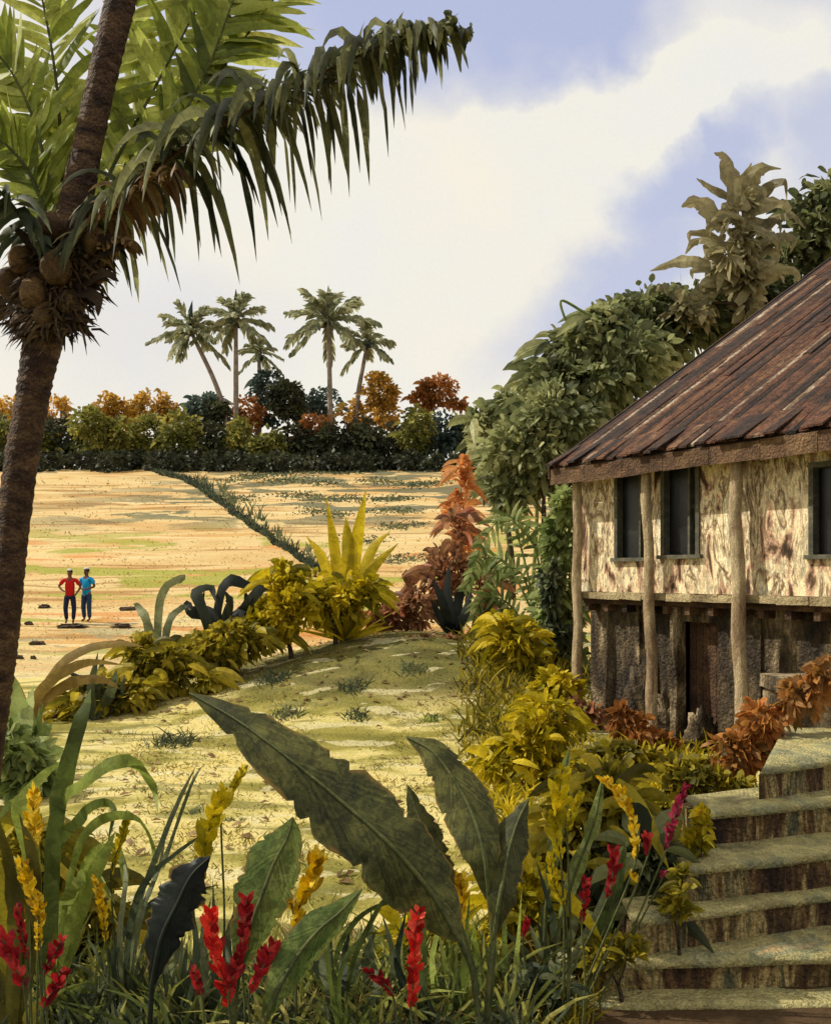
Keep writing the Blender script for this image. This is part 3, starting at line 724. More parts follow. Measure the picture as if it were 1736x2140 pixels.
#  (front left px,py) (front right px,py) eye height above the tread
ST = [((1185, 2096), (1740, 2100), 2.72), ((1150, 2012), (1740, 1998), 2.51), ((1325, 1925), (1740, 1866), 2.27), ((1437, 1815), (1740, 1782), 2.02), ((1468, 1700), (1740, 1674), 1.77), ((1592, 1606), (1740, 1586), 1.52)]
LINES = []
for (l, r_, e) in ST:
    a = W(l[0], l[1], e * F / (l[1] - HZ)); b = W(r_[0], r_[1], e * F / (r_[1] - HZ))
    d = (b - a); b = a + d * ((6.6 - a.x) / d.x); LINES.append((a, b))
a, b = LINES[-1]
LINES.append((Vector((4.15, 10.0, a.z)), Vector((7.2, 10.6, a.z))))
for k in range(len(ST)):
    a, b = LINES[k]; c, d = LINES[k + 1]
    d1 = (b - a).normalized(); back = Vector((-d1.y, d1.x, 0)) if k < 9 else None
    fr = Vector((d1.y, -d1.x, 0))
    n = 46
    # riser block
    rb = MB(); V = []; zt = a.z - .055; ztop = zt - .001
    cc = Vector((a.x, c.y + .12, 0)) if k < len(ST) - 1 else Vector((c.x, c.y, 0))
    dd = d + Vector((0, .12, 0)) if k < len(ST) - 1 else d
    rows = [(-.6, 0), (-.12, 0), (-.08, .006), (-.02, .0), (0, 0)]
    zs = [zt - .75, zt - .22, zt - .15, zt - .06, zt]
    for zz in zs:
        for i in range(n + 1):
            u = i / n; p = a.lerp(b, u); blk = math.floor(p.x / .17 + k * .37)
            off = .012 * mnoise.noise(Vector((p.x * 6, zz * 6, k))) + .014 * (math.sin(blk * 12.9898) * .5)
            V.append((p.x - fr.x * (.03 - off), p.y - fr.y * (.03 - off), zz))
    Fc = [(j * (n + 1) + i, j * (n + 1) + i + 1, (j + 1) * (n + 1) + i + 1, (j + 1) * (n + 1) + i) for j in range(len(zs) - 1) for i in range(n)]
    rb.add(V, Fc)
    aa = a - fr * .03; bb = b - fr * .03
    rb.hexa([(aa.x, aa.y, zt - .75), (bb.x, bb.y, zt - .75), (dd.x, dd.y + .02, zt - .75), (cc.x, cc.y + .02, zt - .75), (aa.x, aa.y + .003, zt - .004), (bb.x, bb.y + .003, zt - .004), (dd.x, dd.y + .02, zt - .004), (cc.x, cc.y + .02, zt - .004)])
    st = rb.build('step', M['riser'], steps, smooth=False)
    # tread slab with worn nosing
    tb = MB(); V = []; m = 7; n = 60
    for j in range(m + 1):
        v = j / m
        for i in range(n + 1):
            u = i / n; p = a.lerp(b, u); q = cc.lerp(dd, u); pt = p.lerp(Vector((q.x, q.y, p.z)), v)
            o = .022 * mnoise.noise(Vector((pt.x * 2.4, k * 3.3, 0))) if j == 0 else 0
            V.append((pt.x + fr.x * o, pt.y + fr.y * o, a.z + .011 * mnoise.noise(Vector((pt.x * 2.2, pt.y * 2.2, k))) - (.012 if j == 0 else 0)))
    nb = len(V)
    for i in range(n + 1):
        x, y, z = V[i]; V.append((x, y, z - .045))
    for i in range(n + 1):
        x, y, z = V[i]; V.append((x - fr.x * .05, y - fr.y * .05, z - .05))
    Fc = [(j * (n + 1) + i, j * (n + 1) + i + 1, (j + 1) * (n + 1) + i + 1, (j + 1) * (n + 1) + i) for j in range(m) for i in range(n)]
    Fc += [(nb + i, nb + i + 1, i + 1, i) for i in range(n)] + [(nb + n + 1 + i, nb + n + 2 + i, nb + i + 1, nb + i) for i in range(n)]
    # left end
    Fc += [(j * (n + 1), (j + 1) * (n + 1), nb) for j in range(m)]
    tb.add(V, Fc)
    tb.build('tread', M['stone'], st)
# stone block at the head of the steps
pb = W(1664, 1588, 9.0); pb.z = LINES[-1][0].z
block = thing('stone_block', 'grooved pale stone plinth block at the top of the steps near the house', 'block', pb)
mb = MB()
def sblock(x0, x1, y0, y1, z0, z1, tint):
    mb.hexa([(x0, y0, z0), (x1, y0, z0), (x1, y1, z0), (x0, y1, z0), (x0 + .01, y0 + .01, z1), (x1, y0 + .01, z1), (x1, y1, z1), (x0 + .01, y1, z1)], tint)
sblock(pb.x, pb.x + 2.2, 9.0, 9.9, pb.z - .02, pb.z + .26, .4)
sblock(pb.x + .03, pb.x + 2.2, 9.03, 9.88, pb.z + .262, pb.z + .30, .1)
sblock(pb.x - .02, pb.x + 2.2, 8.97, 9.92, pb.z + .302, pb.z + .44, .7)
mb.build('block_body', M['lowplaster'], block, smooth=False)

# ------------------------------------------------------------------ the tall coconut palm on the left
D0 = 7.5
pb = G(-60, D0)
palm = thing('coconut_palm', 'tall leaning coconut palm with brown nuts under its crown, left side', 'palm tree', pb)
tp = [(-62, 1960, 40), (-45, 1700, 37), (-26, 1550, 35), (-6, 1400, 34), (10, 1270, 34), (22, 1147, 33), (43, 975, 33), (66, 840, 34), (84, 740, 37), (104, 650, 42), (128, 560, 44), (150, 460, 34), (180, 320, 30), (214, 160, 29), (252, 0, 30), (292, -170, 30), (330, -330, 26)]
P = spline([W(x, y, D0) for x, y, r in tp], 300); rr = []
for i in range(300):
    t = i / 299 * (len(tp) - 1); j = min(int(t), len(tp) - 2); u = t - j
    r = (tp[j][2] * (1 - u) + tp[j + 1][2] * u) * D0 / F
    rr.append(r * (1 + .07 * (((i * .31) % 1.0) - .5) + .02 * math.sin(i * .13) + random.uniform(-.02, .02)))
P[0].z = pb.z - .15
mb = MB(); mb.tube(P, rr, 20, .5, wob=.05); mb.build('trunk', M['palmtrunk'], palm)
def pfrond(cp, L, hw, mat, n=46, droop=.8, fwd=.45, up=.15, tint=(.1, .9), nm='frond', sidevec=None, jit=.3, r0=.022):
    l = MB(); r = MB()
    frond_into(l, r, [W(*c) for c in cp], L, n, hw, r0, droop, fwd, tint, up, sidevec=sidevec, jit=jit)
    fr = r.build(nm, M['stem'] if mat not in ('tan', 'darkfrond') else M['fibre'], palm)
    l.build('leaflets', M[mat], fr)
# the great dark drooping frond
pfrond([(150, 560, 7.45), (235, 430, 7.35), (380, 310, 7.25), (560, 210, 7.1), (740, 120, 7.0), (880, 62, 6.95), (985, 62, 6.9)],
       [(0, 0), (.08, .5), (.25, .92), (.5, 1.08), (.75, .72), (.93, .30), (1, .1)], .036, 'darkfrond', n=112, droop=1.4, fwd=.12, up=.3, tint=(0, .9), r0=.03, jit=.55)
pfrond([(160, 540, 7.6), (300, 380, 7.6), (470, 270, 7.6), (640, 190, 7.6), (800, 110, 7.6)],
       [(0, 0), (.1, .3), (.4, .5), (.8, .4), (1, .2)], .038, 'olive', n=84, droop=.9, fwd=.5, up=.35, tint=(.2, 1), r0=.022)
pfrond([(165, 545, 7.3), (290, 385, 7.3), (440, 275, 7.3), (620, 185, 7.2), (790, 100, 7.1), (930, 60, 7.0)],
       [(0, 0), (.1, .25), (.4, .36), (.8, .3), (1, .2)], .030, 'darkfrond', n=110, droop=.6, fwd=.8, up=.5, tint=(.3, 1), r0=.02)
# bright upright fronds behind the trunk
for cp, L, tn in [([(140, 560, 7.75), (230, 360, 7.9), (330, 170, 8.0), (420, 0, 8.05), (500, -160, 8.1)], .62, (.3, 1)),
              ([(150, 560, 7.8), (290, 380, 8.0), (430, 190, 8.1), (540, 40, 8.1), (640, -90, 8.1)], .50, (.2, 1)),
              ([(145, 560, 7.8), (250, 430, 7.9), (340, 310, 8.0), (430, 150, 8.0), (480, 20, 8.0), (520, -80, 8)], .55, (.0, .7)),
              ([(130, 560, 7.7), (190, 330, 7.9), (250, 120, 8.0), (300, -60, 8.0), (330, -200, 8)], .50, (.2, .9)),
              ([(130, 560, 7.7), (130, 350, 7.8), (115, 150, 7.9), (80, -40, 7.9), (40, -190, 7.9)], .60, (.2, .9)),
              ([(120, 560, 7.7), (105, 400, 7.7), (70, 250, 7.7), (10, 130, 7.7), (-80, 60, 7.6)], .55, (.3, 1)),
              ([(120, 560, 7.6), (90, 430, 7.5), (40, 330, 7.4), (-40, 270, 7.3), (-140, 260, 7.2)], .42, (.1, .8))]:
    pfrond(cp, [(0, 0), (.12, L * .3), (.35, L), (.7, L), (1, L * .5)], .052, 'bright', n=44, droop=.35, fwd=.75, up=.05, tint=tn, sidevec=(0, 1, .35))
pfrond([(110, 570, 7.4), (60, 480, 7.2), (0, 400, 7.0), (-70, 370, 6.9), (-160, 400, 6.8)], [(0, 0), (.2, .35), (.5, .75), (1, .4)], .042, 'slate', n=36, droop=1.2, fwd=.3, up=.1)
# dry brown fronds under the dark one
pfrond([(150, 570, 7.4), (205, 470, 7.3), (280, 400, 7.2), (370, 350, 7.1)], [(0, 0), (.15, .22), (.6, .42), (1, .3)], .026, 'tan', n=34, droop=1.3, fwd=.2, up=.2)
pfrond([(160, 590, 7.4), (210, 530, 7.3), (250, 500, 7.25), (275, 505, 7.2)], [(0, 0), (.15, .12), (.6, .2), (1, .12)], .03, 'tan', n=22, droop=.9, fwd=.4, up=.2)
for (x, y, r, dd) in [(46, 541, 33, -.16), (105, 478, 34, -.2), (197, 505, 34, -.2), (18, 592, 34, -.05), (118, 560, 38, -.27), (70, 612, 34, -.22), (48, 680, 30, -.1), (150, 640, 30, -.16), (-14, 640, 32, .05), (200, 570, 24, -.1), (92, 660, 27, -.2)]:
    r *= .86 * D0 / F; m_ = MB(); c = W(x, y, D0 + dd)
    m_.blob(c, (r * .95, r * .95, r * 1.12), 18, 12, random.random(), .10, 1.6, x, axis=(random.uniform(-.5, .5), -.3, 1))
    m_.blob(c + Vector((0, 0, r * 1.02)), (r * .35, r * .35, r * .16), 8, 5, .1)
    m_.build('coconut', M['coconut'], palm)
mb = MB()     # torn fibre sheath and stalks between the nuts
for i in range(2400):
    t = random.random(); x = 128 - (t - .2) * 40 + random.gauss(0, 34); y = 500 + t * 190 + random.gauss(0, 12)
    p = W(x, y, D0 - .12 + random.uniform(-.12, .2)); l = random.uniform(.05, .2)
    d = Vector((random.gauss((x - 120) / 60, .5), random.gauss(-.2, .4), random.gauss(-.2, .6))).normalized()
    mb.strip([p, p + d * l * .5, p + d * l - UP * l * .35], [.010, .012, .001], (random.gauss(0, .4), -1, .1), nac=1, tint=random.random())
mb.build('fibre_sheath', M['fibre'], palm)
for (x0, y0, x1, y1, x2, y2) in [(150, 560, 230, 520, 275, 512), (160, 600, 215, 570, 248, 588), (150, 560, 210, 500, 262, 490), (120, 540, 60, 500, 20, 470), (140, 600, 200, 620, 205, 660)]:
    mb = MB(); mb.strip(spline([W(x0, y0, 7.35), W(x1, y1, 7.2), W(x2, y2, 7.2)], 9), [.02, .05, .06, .055, .05, .04, .03, .02, .004], (.1, -1, .3), nac=1, tint=.3, rag=.3)
    mb.build('dry_sheath', M['fibre'], palm)

# ------------------------------------------------------------------ far palms beyond the field
def far_palm(label, bx, cx, cy, D, rad, nf, lean=0):
    b = G(bx, D); t = thing('coconut_palm', label, 'palm tree', b - UP * .05, 'slender palms beyond the field')
    c = W(cx, cy, D); m_ = MB()
    mid = b.lerp(c, .5) + Vector((lean, 0, 0))
    m_.tube(spline([b - UP * .3, mid, c], 16), [.42 - .012 * i for i in range(16)], 8, .5, wob=.1); m_.build('trunk', M['greytrunk'], t)
    s = D / F; R0 = rad * s * 1.18
    for k in range(nf):
        az = 2 * math.pi * k / nf + random.uniform(-.2, .2); el = [-.45, .25, .8, -.1, 1.15, .5][k % 6] + random.uniform(-.12, .12)
        d = Vector((math.cos(az) * math.cos(el), math.sin(az) * math.cos(el) * .8, math.sin(el))); L = R0 * random.uniform(.65, 1.05)
        pts = [c + d * L * u - UP * L * .34 * u * u for u in (0, .25, .5, .75, 1)]
        l = MB(); r = MB()
        frond_into(l, r, pts, [(0, .1), (.25, R0 * .24), (.7, R0 * .30), (1, R0 * .16)], 13, R0 * .046, .08, .5, .9, (0, 1), .1, nseg=3)
        f = r.build('frond', M['farpalm'], t); l.build('leaflets', M['farpalm'], f)
    m_ = MB()
    for dx_, hh, tn in [(0, 1.1, .05), (.05, .6, .2)]:
        m_.strip([c - UP * .6, c + Vector((dx_ * R0, 0, hh * R0 * .4)), c + Vector((dx_ * R0 * 2 + lean * .2, 0, hh * R0 * .62))], [.35, .3, .02], (0, -1, 0), nac=1, tint=tn)
    for i in range(5):
        m_.blob(c + Vector((random.gauss(0, .5), random.gauss(0, .5), random.uniform(-.9, -.1))), (.35, .35, .42), 8, 6, random.random())
    m_.build('spear_leaf', M['bluegreen'], t)
far_palm('far palm leaning left, leftmost of the five beyond the field', 486, 398, 690, 118, 78, 17, 1.2)
far_palm('upright far palm with the pointed spear leaf, second from the left', 493, 493, 668, 117, 80, 18)
far_palm('small far palm standing low between the two groups, right of the spear-topped palm', 536, 541, 738, 122, 50, 12, .3)
far_palm('far palm with the widest and fullest crown, in the right hand pair', 693, 686, 668, 118, 90, 21)
far_palm('far palm behind the ochre tree, rightmost of the five beyond the field', 742, 768, 716, 121, 66, 14, -.6)

# ------------------------------------------------------------------ trees and bushes along the far edge
E_ = 'trees and bushes along the far edge of the field'
back = [
 (28, 120, [(30, 862, 52, 36, 0, 14)], 'ochre', 'ochre bush at the far edge, leftmost, beside the big palm trunk'),
 (112, 121, [(112, 868, 36, 42, 0, 14)], 'ochre', 'narrow ochre bush just right of the big palm trunk at the far edge'),
 (240, 121, [(225, 858, 34, 34, 0, 12), (262, 865, 40, 34, 0, 12)], 'ochre', 'ochre twin-domed bush between the big trunk and the arched one'),
 (335, 121, [(318, 850, 42, 38, 0, 14), (355, 870, 32, 28, 0, 10)], 'ochre', 'arched golden bush left of the leaning far palm'),
 (432, 119, [(430, 858, 46, 36, 0, 18)], 'bluegreen', 'blue grey rounded tree at the foot of the leaning palm'),
 (452, 118, [(452, 866, 26, 34, 0, 14)], 'treedark', 'blackish narrow tree in front of the blue grey one, left of the trunks'),
 (525, 121, [(518, 868, 42, 36, 0, 14)], 'rust', 'orange rust bush under the small low palm'),
 (565, 122, [(560, 815, 36, 42, 0, 14), (575, 860, 40, 30, 0, 8)], 'bluegreen', 'pale blue grey tree behind the round black tree'),
 (600, 120, [(598, 828, 38, 36, 0, 22), (610, 860, 30, 22, 0, 8)], 'treedark', 'round blackish tree between the two palm groups'),
 (678, 123, [(675, 845, 40, 36, 0, 12)], 'bluegreen', 'grey blue bush at the foot of the widest palm'),
 (745, 122, [(742, 868, 36, 30, 0, 12)], 'ochre', 'low ochre bush between the widest palm and the tall ochre tree'),
 (800, 121, [(795, 818, 36, 38, 0, 18), (802, 868, 34, 34, 0, 10)], 'ochre', 'tall ochre tree in front of the rightmost far palm'),
 (905, 121, [(915, 818, 44, 32, 0, 18), (880, 838, 32, 24, 0, 8), (955, 848, 28, 12, 0, 5)], 'rust', 'rust orange tree, the rightmost autumn-coloured one'),
]
for px, D, lobes, mt, lab in back:
    tree('tree' if lobes[0][1] < 830 else 'bush', lab, 'tree' if lobes[0][1] < 830 else 'bush', px, D, lobes, mt, .55, .2, E_, trunk=.16, per=34, dens=1.9, droop=.3, shell=.5, cr=.34, spray=14, spl=1.6)
frs = [(-10, 905, 50, 45, 'treegreen', 'green bush, first from the left in the front row at the far edge'), (60, 915, 45, 42, 'treegreen', 'olive bush right behind the big palm trunk in the front row'),
 (125, 912, 48, 44, 'treedark', 'dark bush just right of the big trunk in the front row'), (190, 900, 45, 52, 'treegreen', 'green bush below the ochre twin-domed bush'),
 (250, 915, 46, 44, 'treegreen', 'wide green bush above the tip of the diagonal frond'), (310, 912, 44, 46, 'treegreen', 'green bush below the arched golden bush'),
 (375, 905, 44, 50, 'treegreen', 'olive green bush left of the blackish narrow tree'), (440, 922, 46, 38, 'treedark', 'low dark bush below the blue grey rounded tree'),
 (510, 915, 44, 44, 'treegreen', 'green bush below the spear-topped palm'), (560, 925, 40, 36, 'treegreen', 'low green bush below the small low palm'),
 (612, 925, 44, 40, 'treedark', 'dark bush below the round blackish tree'), (660, 898, 36, 38, 'rust', 'rust bush between dark ones below the grey blue bush'),
 (700, 925, 48, 40, 'treedark', 'blackish bush below the widest palm'), (760, 915, 42, 44, 'treedark', 'blackish bush just left of the tall ochre tree foot'),
 (815, 922, 46, 42, 'treedark', 'broad blackish bush below the tall ochre tree'), (868, 900, 40, 50, 'treegreen', 'olive green bush left of the rust orange tree foot'),
 (925, 905, 46, 48, 'bluegreen', 'blue grey bush below the rust orange tree'), (975, 905, 42, 46, 'treegreen', 'green bush where the field edge meets the nearer trees')]
for i, (x, y, rx, ry, mt, lab) in enumerate(frs):
    tree('bush', lab, 'bush', x, 113.5 + (i % 3), [(x, y, rx, ry * .95, 0, 16), (x + random.uniform(-22, 22), y + 22, rx * .9, ry * .62, 0, 10)], mt, .6, .21, E_, trunk=.14, per=34, dens=1.7, droop=.3, shell=.5, cr=.36, spray=14, spl=1.6)
# low undergrowth that closes the foot of the row
mb = MB()
for i in range(150):
    px = random.uniform(-60, 1060); b = G(px, random.choice([112.5, 112, 111, 109, 107]) + random.uniform(-.6, .6))
    crown_into(mb, b + UP * .9, (1.6, 1.0, 1.3), 5, 18, .7, .2, .3, tint=(.1, .6))
tag(mb.build('undergrowth', M['treedark'], smooth=False), 'low dark undergrowth along the foot of the far row of bushes', 'undergrowth', kind='stuff')

# ------------------------------------------------------------------ nearer trees behind and beside the house
T_ = 'green trees behind the house'
tree('tree', 'low green tree at the left end of the wood, next to the field', 'tree', 1070, 33, [(1040, 915, 62, 62, 0, 26), (1085, 850, 50, 50, 0, 18), (1010, 880, 30, 24, 0, 8), (1060, 1000, 60, 50, 0, 20)], 'midgreen', .40, .11, T_, per=34, dens=.85, shell=.3, cr=.42, spray=40)
tree('tree', 'grey green tree with hanging foliage beside the roof corner', 'tree', 1140, 28, [(1110, 950, 100, 80, 0, 40), (1060, 1030, 56, 50, 0, 18), (1160, 890, 90, 80, 0, 34), (1180, 1010, 50, 60, 0, 18)], 'midgreen', .36, .10, T_, per=38, dens=.85, shell=.3, cr=.42, spray=70)
tree('tree', 'dense mid green tree rising behind the left end of the roof', 'tree', 1250, 29, [(1230, 810, 110, 90, 0, 44), (1200, 722, 66, 34, 0, 18), (1290, 750, 100, 95, 0, 38), (1150, 800, 56, 46, 0, 14), (1262, 670, 34, 30, 0, 8)], 'midgreen', .42, .12, T_, per=38, dens=.85, shell=.3, cr=.42, spray=80)
tree('tree', 'lighter green tree behind the middle of the roof slope', 'tree', 1380, 31, [(1360, 700, 100, 90, 0, 38), (1430, 670, 90, 66, 0, 26), (1300, 680, 60, 44, 0, 14)], 'deepgreen', .42, .12, T_, per=36, dens=.85, shell=.3, cr=.42, spray=70)
tree('tree', 'dark green tree leaning over the upper roof', 'tree', 1620, 33, [(1560, 610, 75, 50, 0, 24), (1640, 560, 70, 60, 0, 24), (1700, 470, 60, 80, 0, 26), (1740, 400, 50, 50, 0, 14)], 'deepgreen', .45, .13, T_, per=34, dens=.85, shell=.3, cr=.42, spray=70)
tree('shrub', 'tall green shrub squeezed against the left corner of the house', 'shrub', 1185, 18.5, [(1180, 1110, 38, 90, 0, 26), (1172, 1260, 44, 100, 0, 26), (1190, 1370, 40, 60, 0, 14)], 'palegreen', .26, .07, None, trunk=.06, per=26, dens=1.3)
tree('shrub', 'blue black shrub at the foot of the house corner', 'shrub', 1160, 18.0, [(1150, 1230, 16, 60, 0, 10), (1162, 1340, 20, 60, 0, 12)], 'slate', .22, .06, None, trunk=.04, per=22)

# tall khaki tree with long curling leaves above the roof
KH = []
for i in range(26):
    y0 = random.uniform(430, 640); x0 = 1545 + random.uniform(-25, 25); sg = random.choice([-1, 1]); L = random.uniform(50, 105) * (1.15 if y0 > 480 else .8)
    a = random.uniform(-.2, 1.1); ex = x0 + sg * L * math.cos(a); ey = y0 - L * math.sin(a) * .8
    KH.append(([(x0, y0), ((x0 + ex) / 2, (y0 + ey) / 2 - 16), (ex, ey), (ex + sg * random.uniform(0, 14), ey + random.uniform(14, 36))], random.uniform(9, 17)))
b = G(1560, 30); t = thing('breadfruit_tree', 'tall khaki brown tree with curling leaves above the roof', 'tree', b - UP * .05)
mb = MB(); crown_into(mb, W(1530, 520, 30), (.55, .5, 1.0), 9, 18, .5, .16, .9); crown_into(mb, W(1560, 610, 30), (.5, .5, .8), 8, 18, .5, .16, .9); crown_into(mb, W(1440, 650, 30), (.9, .6, .5), 6, 18, .4, .13, .5)
for cp, w in [([(1535, 430), (1530, 360), (1515, 325), (1492, 318)], 20), ([(1560, 430), (1568, 380), (1590, 350), (1632, 352)], 18), ([(1570, 450), (1600, 395), (1640, 378), (1644, 418)], 14),
              ([(1510, 480), (1480, 430), (1450, 420), (1424, 432)], 22), ([(1500, 560), (1450, 545), (1405, 550), (1358, 566)], 16), ([(1575, 520), (1610, 460), (1655, 448), (1682, 478)], 12),
              ([(1585, 540), (1625, 495), (1660, 500), (1650, 530)], 10), ([(1540, 420), (1500, 400), (1475, 385), (1455, 372)], 10), ([(1545, 470), (1540, 420), (1560, 370), (1570, 340)], 20),
              ([(1440, 640), (1400, 610), (1375, 600), (1362, 612)], 12), ([(1500, 520), (1470, 500), (1450, 505), (1432, 530)], 12), ([(1520, 590), (1480, 620), (1450, 640), (1430, 665)], 14)] + KH:
    pts = spline([W(x, y, 30 + random.uniform(-.4, .4)) for x, y in cp], 12)
    mb.strip(pts, [w * 30 / F * prof([(0, .5), (.3, 1), (.6, .8), (1, .08)], k / 11) for k in range(12)], (random.uniform(-.3, .3), -1, .2), fold=.3, nac=2, tint=random.random(), rag=.3)
mb.build('crown', M['khaki'], t, smooth=False)
mb = MB(); mb.tube(spline([b - UP * .2, W(1575, 900, 30), W(1560, 640, 30), W(1540, 440, 30)], 14), [.2 - .012 * i for i in range(14)], 8)
limbs_into(mb, W(1560, 640, 30), [W(1500, 520, 30), W(1600, 480, 30), W(1440, 640, 30)], .07); mb.build('trunk', M['bark'], t)

# bent twigs standing out of the crowns
for (cp, D, lab) in [([(1270, 720), (1262, 670), (1225, 655), (1172, 628), (1190, 682), (1215, 668)], 28.6, 'bent pale twig bracket above the trees left of the khaki tree'),
                ([(1110, 850), (1085, 820), (1070, 785), (1100, 790), (1118, 822)], 32, 'thin bent twig above the low green tree'),
                ([(1440, 640), (1395, 612), (1366, 640), (1350, 672)], 30.5, 'looping leafy twig above the lighter green tree')]:
    b = W(*cp[0], D); m_ = MB()
    g0 = Vector((b.x, b.y, H(b.x, b.y)))
    m_.tube(spline([g0 - UP * .1, g0.lerp(b, .5) + Vector((.2, 0, 0)), b] + [W(x, y, D) for x, y in cp[1:]], 40), [.07 - .001 * i for i in range(40)], 6)
    o = m_.build('sapling', M['palegreen'], None, loc=g0)
    tag(o, lab, 'sapling')

def tuft_into(mb, c, n, h, spread, hw, tint=(.1, .9), lean=.5):
    t0_ = random.uniform(*tint)
    for i in range(n):
        a = random.uniform(0, 6.28); r = random.random() ** .6 * spread
        p = Vector((c.x + math.cos(a) * r, c.y + math.sin(a) * r, 0)); p.z = H(p.x, p.y) - .01
        hh = h * random.uniform(.45, 1.1); d = Vector((random.gauss(0, lean), random.gauss(0, lean), 1)).normalized()
        bend = Vector((random.gauss(0, .5), random.gauss(0, .3), -.35)) * hh * .45
        mb.strip([p, p + d * hh * .4 + bend * .12, p + d * hh * .75 + bend * .5, p + d * hh + bend], [hw, hw * .9, hw * .55, .001], (random.gauss(0, .5), -1, .2), fold=.2, nac=1, tint=min(1, max(0, t0_ + random.gauss(0, .15))))
# ------------------------------------------------------------------ plants along the bank between garden and field
def arches(name, label, cat, px, D, mat, specs, hwpx, group=None, tint=(.1, .95), n=14, extra=0, elen=1.2):
    b = G(px, D); t = thing(name, label, cat, b, group); mb = MB()
    for cp in specs:
        w = hwpx; 
        if isinstance(cp[0], (int, float)): w = cp[0]; cp = cp[1]
        pts = spline([b - UP * .03] + [W(c[0], c[1], D + (c[2] if len(c) > 2 else random.uniform(-.25, .25))) for c in cp], n)
        mb.strip(pts, [w * D / F * prof([(0, .55), (.25, .95), (.5, 1), (.8, .6), (1, .03)], k / (n - 1)) for k in range(n)], (random.uniform(-.5, .5), -1, random.uniform(-.2, .7)), fold=.08, nac=2, rag=.18, tint=random.uniform(*tint))
    for i in range(extra):
        az = random.uniform(0, 6.28); tl = random.uniform(.1, .9); L = elen * random.uniform(.5, 1)
        d = Vector((math.cos(az) * math.sin(tl), math.sin(az) * math.sin(tl), math.cos(tl)))
        mb.strip([b + d * L * u - UP * .7 * L * u * u * math.sin(tl) for u in (0, .2, .4, .6, .8, 1)], [hwpx * D / F * v for v in (.5, .9, 1, .8, .5, .03)], (random.gauss(0, .5), -1, .3), fold=.3, nac=1, tint=random.uniform(*tint))
    mb.build('leaves', M[mat], t)
    return t
# dark grassy bank that crosses the field
gb = hit(480, 1065)
fr = thing('hedge_bank', 'dark grassy bank with spiky tufts running diagonally across the field down to the agave', 'bank', gb)
l = MB(); path = [(252, 966), (290, 976), (335, 990), (400, 1012), (445, 1042), (500, 1082), (560, 1120), (620, 1162), (672, 1196), (712, 1228)]
ph = [hit(*q) for q in path]; line = spline(ph, 150)
for i, p in enumerate(line):
    g = Vector((p.x, p.y, H(p.x, p.y))); k = g.y / F
    for q in range(3): tuft_into(l, g, 9, 16 * k, 9 * k, 1.3 * k, (0, .5), .55)
    if .3 < i / 150 < .97 and i % 2:
        g2 = Vector((g.x + random.uniform(6, 34) * k, g.y, 0)); g2.z = H(g2.x, g2.y); tuft_into(l, g2, 8, random.uniform(14, 44) * k, 7 * k, 1.3 * k, (.4, 1), .25)
l.build('foliage', M['slate'], fr)
spiky('agave', 'big yellow green agave with upright pointed leaves on the bank', 'agave', 722, 0, 19.6, 64, 1.35, .05, 'mustard', (.05, 1.3), curve=.1,
      specs=[([(700, 1160, 0), (682, 1040, 0)], 13), ([(745, 1140, 0), (765, 1022, 0)], 15), ([(770, 1160, .1), (815, 1110, .1)], 14), ([(680, 1180, 0), (640, 1120, 0)], 13), ([(770, 1200, 0), (832, 1135, 0)], 14), ([(725, 1150, 0), (722, 1080, 0)], 16)])
tree('shrub', 'mustard shrub around the foot of the agave', 'shrub', 700, 19.2, [(690, 1260, 75, 44, 0, 26), (640, 1230, 46, 36, 0, 14), (745, 1240, 56, 34, 0, 14)], 'mustard', .20, .06, None, trunk=.05, per=20, spray=60, spl=.5, shell=.3, cr=.45)
tree('shrub', 'mustard shrub with pointed shoots left of the agave', 'shrub', 610, 18.8, [(600, 1270, 60, 50, 0, 24), (585, 1220, 28, 38, 0, 10), (550, 1320, 50, 32, 0, 14)], 'mustard', .22, .06, None, trunk=.05, per=30, upright=.6, spray=50, spl=.6)
tree('shrub', 'olive shrub in the middle of the bank behind the big leaf tip', 'shrub', 490, 18.2, [(490, 1340, 70, 40, 0, 28), (430, 1370, 56, 40, 0, 20)], 'yolive', .20, .06, None, trunk=.05, per=20, spray=60, spl=.5, shell=.3, cr=.45)
tree('shrub', 'brown olive shrub with pale gaps, left half of the bank', 'shrub', 350, 17.6, [(340, 1400, 66, 46, 0, 26), (300, 1370, 38, 40, 0, 14), (400, 1420, 60, 34, 0, 16)], 'yolive', .20, .06, None, trunk=.05, per=30, spray=50, spl=.6)
tree('shrub', 'low olive yellow shrub on the left end of the bank', 'shrub', 215, 16.8, [(210, 1465, 76, 44, 0, 28), (270, 1450, 50, 30, 0, 14), (150, 1500, 50, 34, 0, 12)], 'yolive', .20, .06, None, trunk=.05, per=20, spray=60, spl=.5, shell=.3, cr=.45)
arches('lily', 'blackish green lily with broad curling leaves on the bank', 'lily', 462, 18.6, 'black', [[(430, 1290), (410, 1240), (440, 1228), (452, 1262)], [(455, 1270), (478, 1215), (520, 1225), (538, 1222)], [(500, 1290), (535, 1240), (560, 1218), (568, 1196)], [(440, 1300), (400, 1280), (392, 1262), (380, 1275)], [(480, 1300), (520, 1280), (528, 1250)], [(470, 1300), (480, 1260), (470, 1235)], [(450, 1300), (420, 1270), (428, 1235)], [(490, 1300), (515, 1262), (512, 1232)]], 12, tint=(0, .6), extra=46, elen=.85)
arches('lily', 'grey green lily with a hooked upright leaf left of the blackish one', 'lily', 330, 18.4, 'slate', [[(330, 1290), (345, 1230), (385, 1205), (372, 1222)], [(310, 1310), (290, 1270), (278, 1262)], [(350, 1310), (380, 1270), (400, 1275)]], 9, tint=(.4, 1), extra=40, elen=.8)
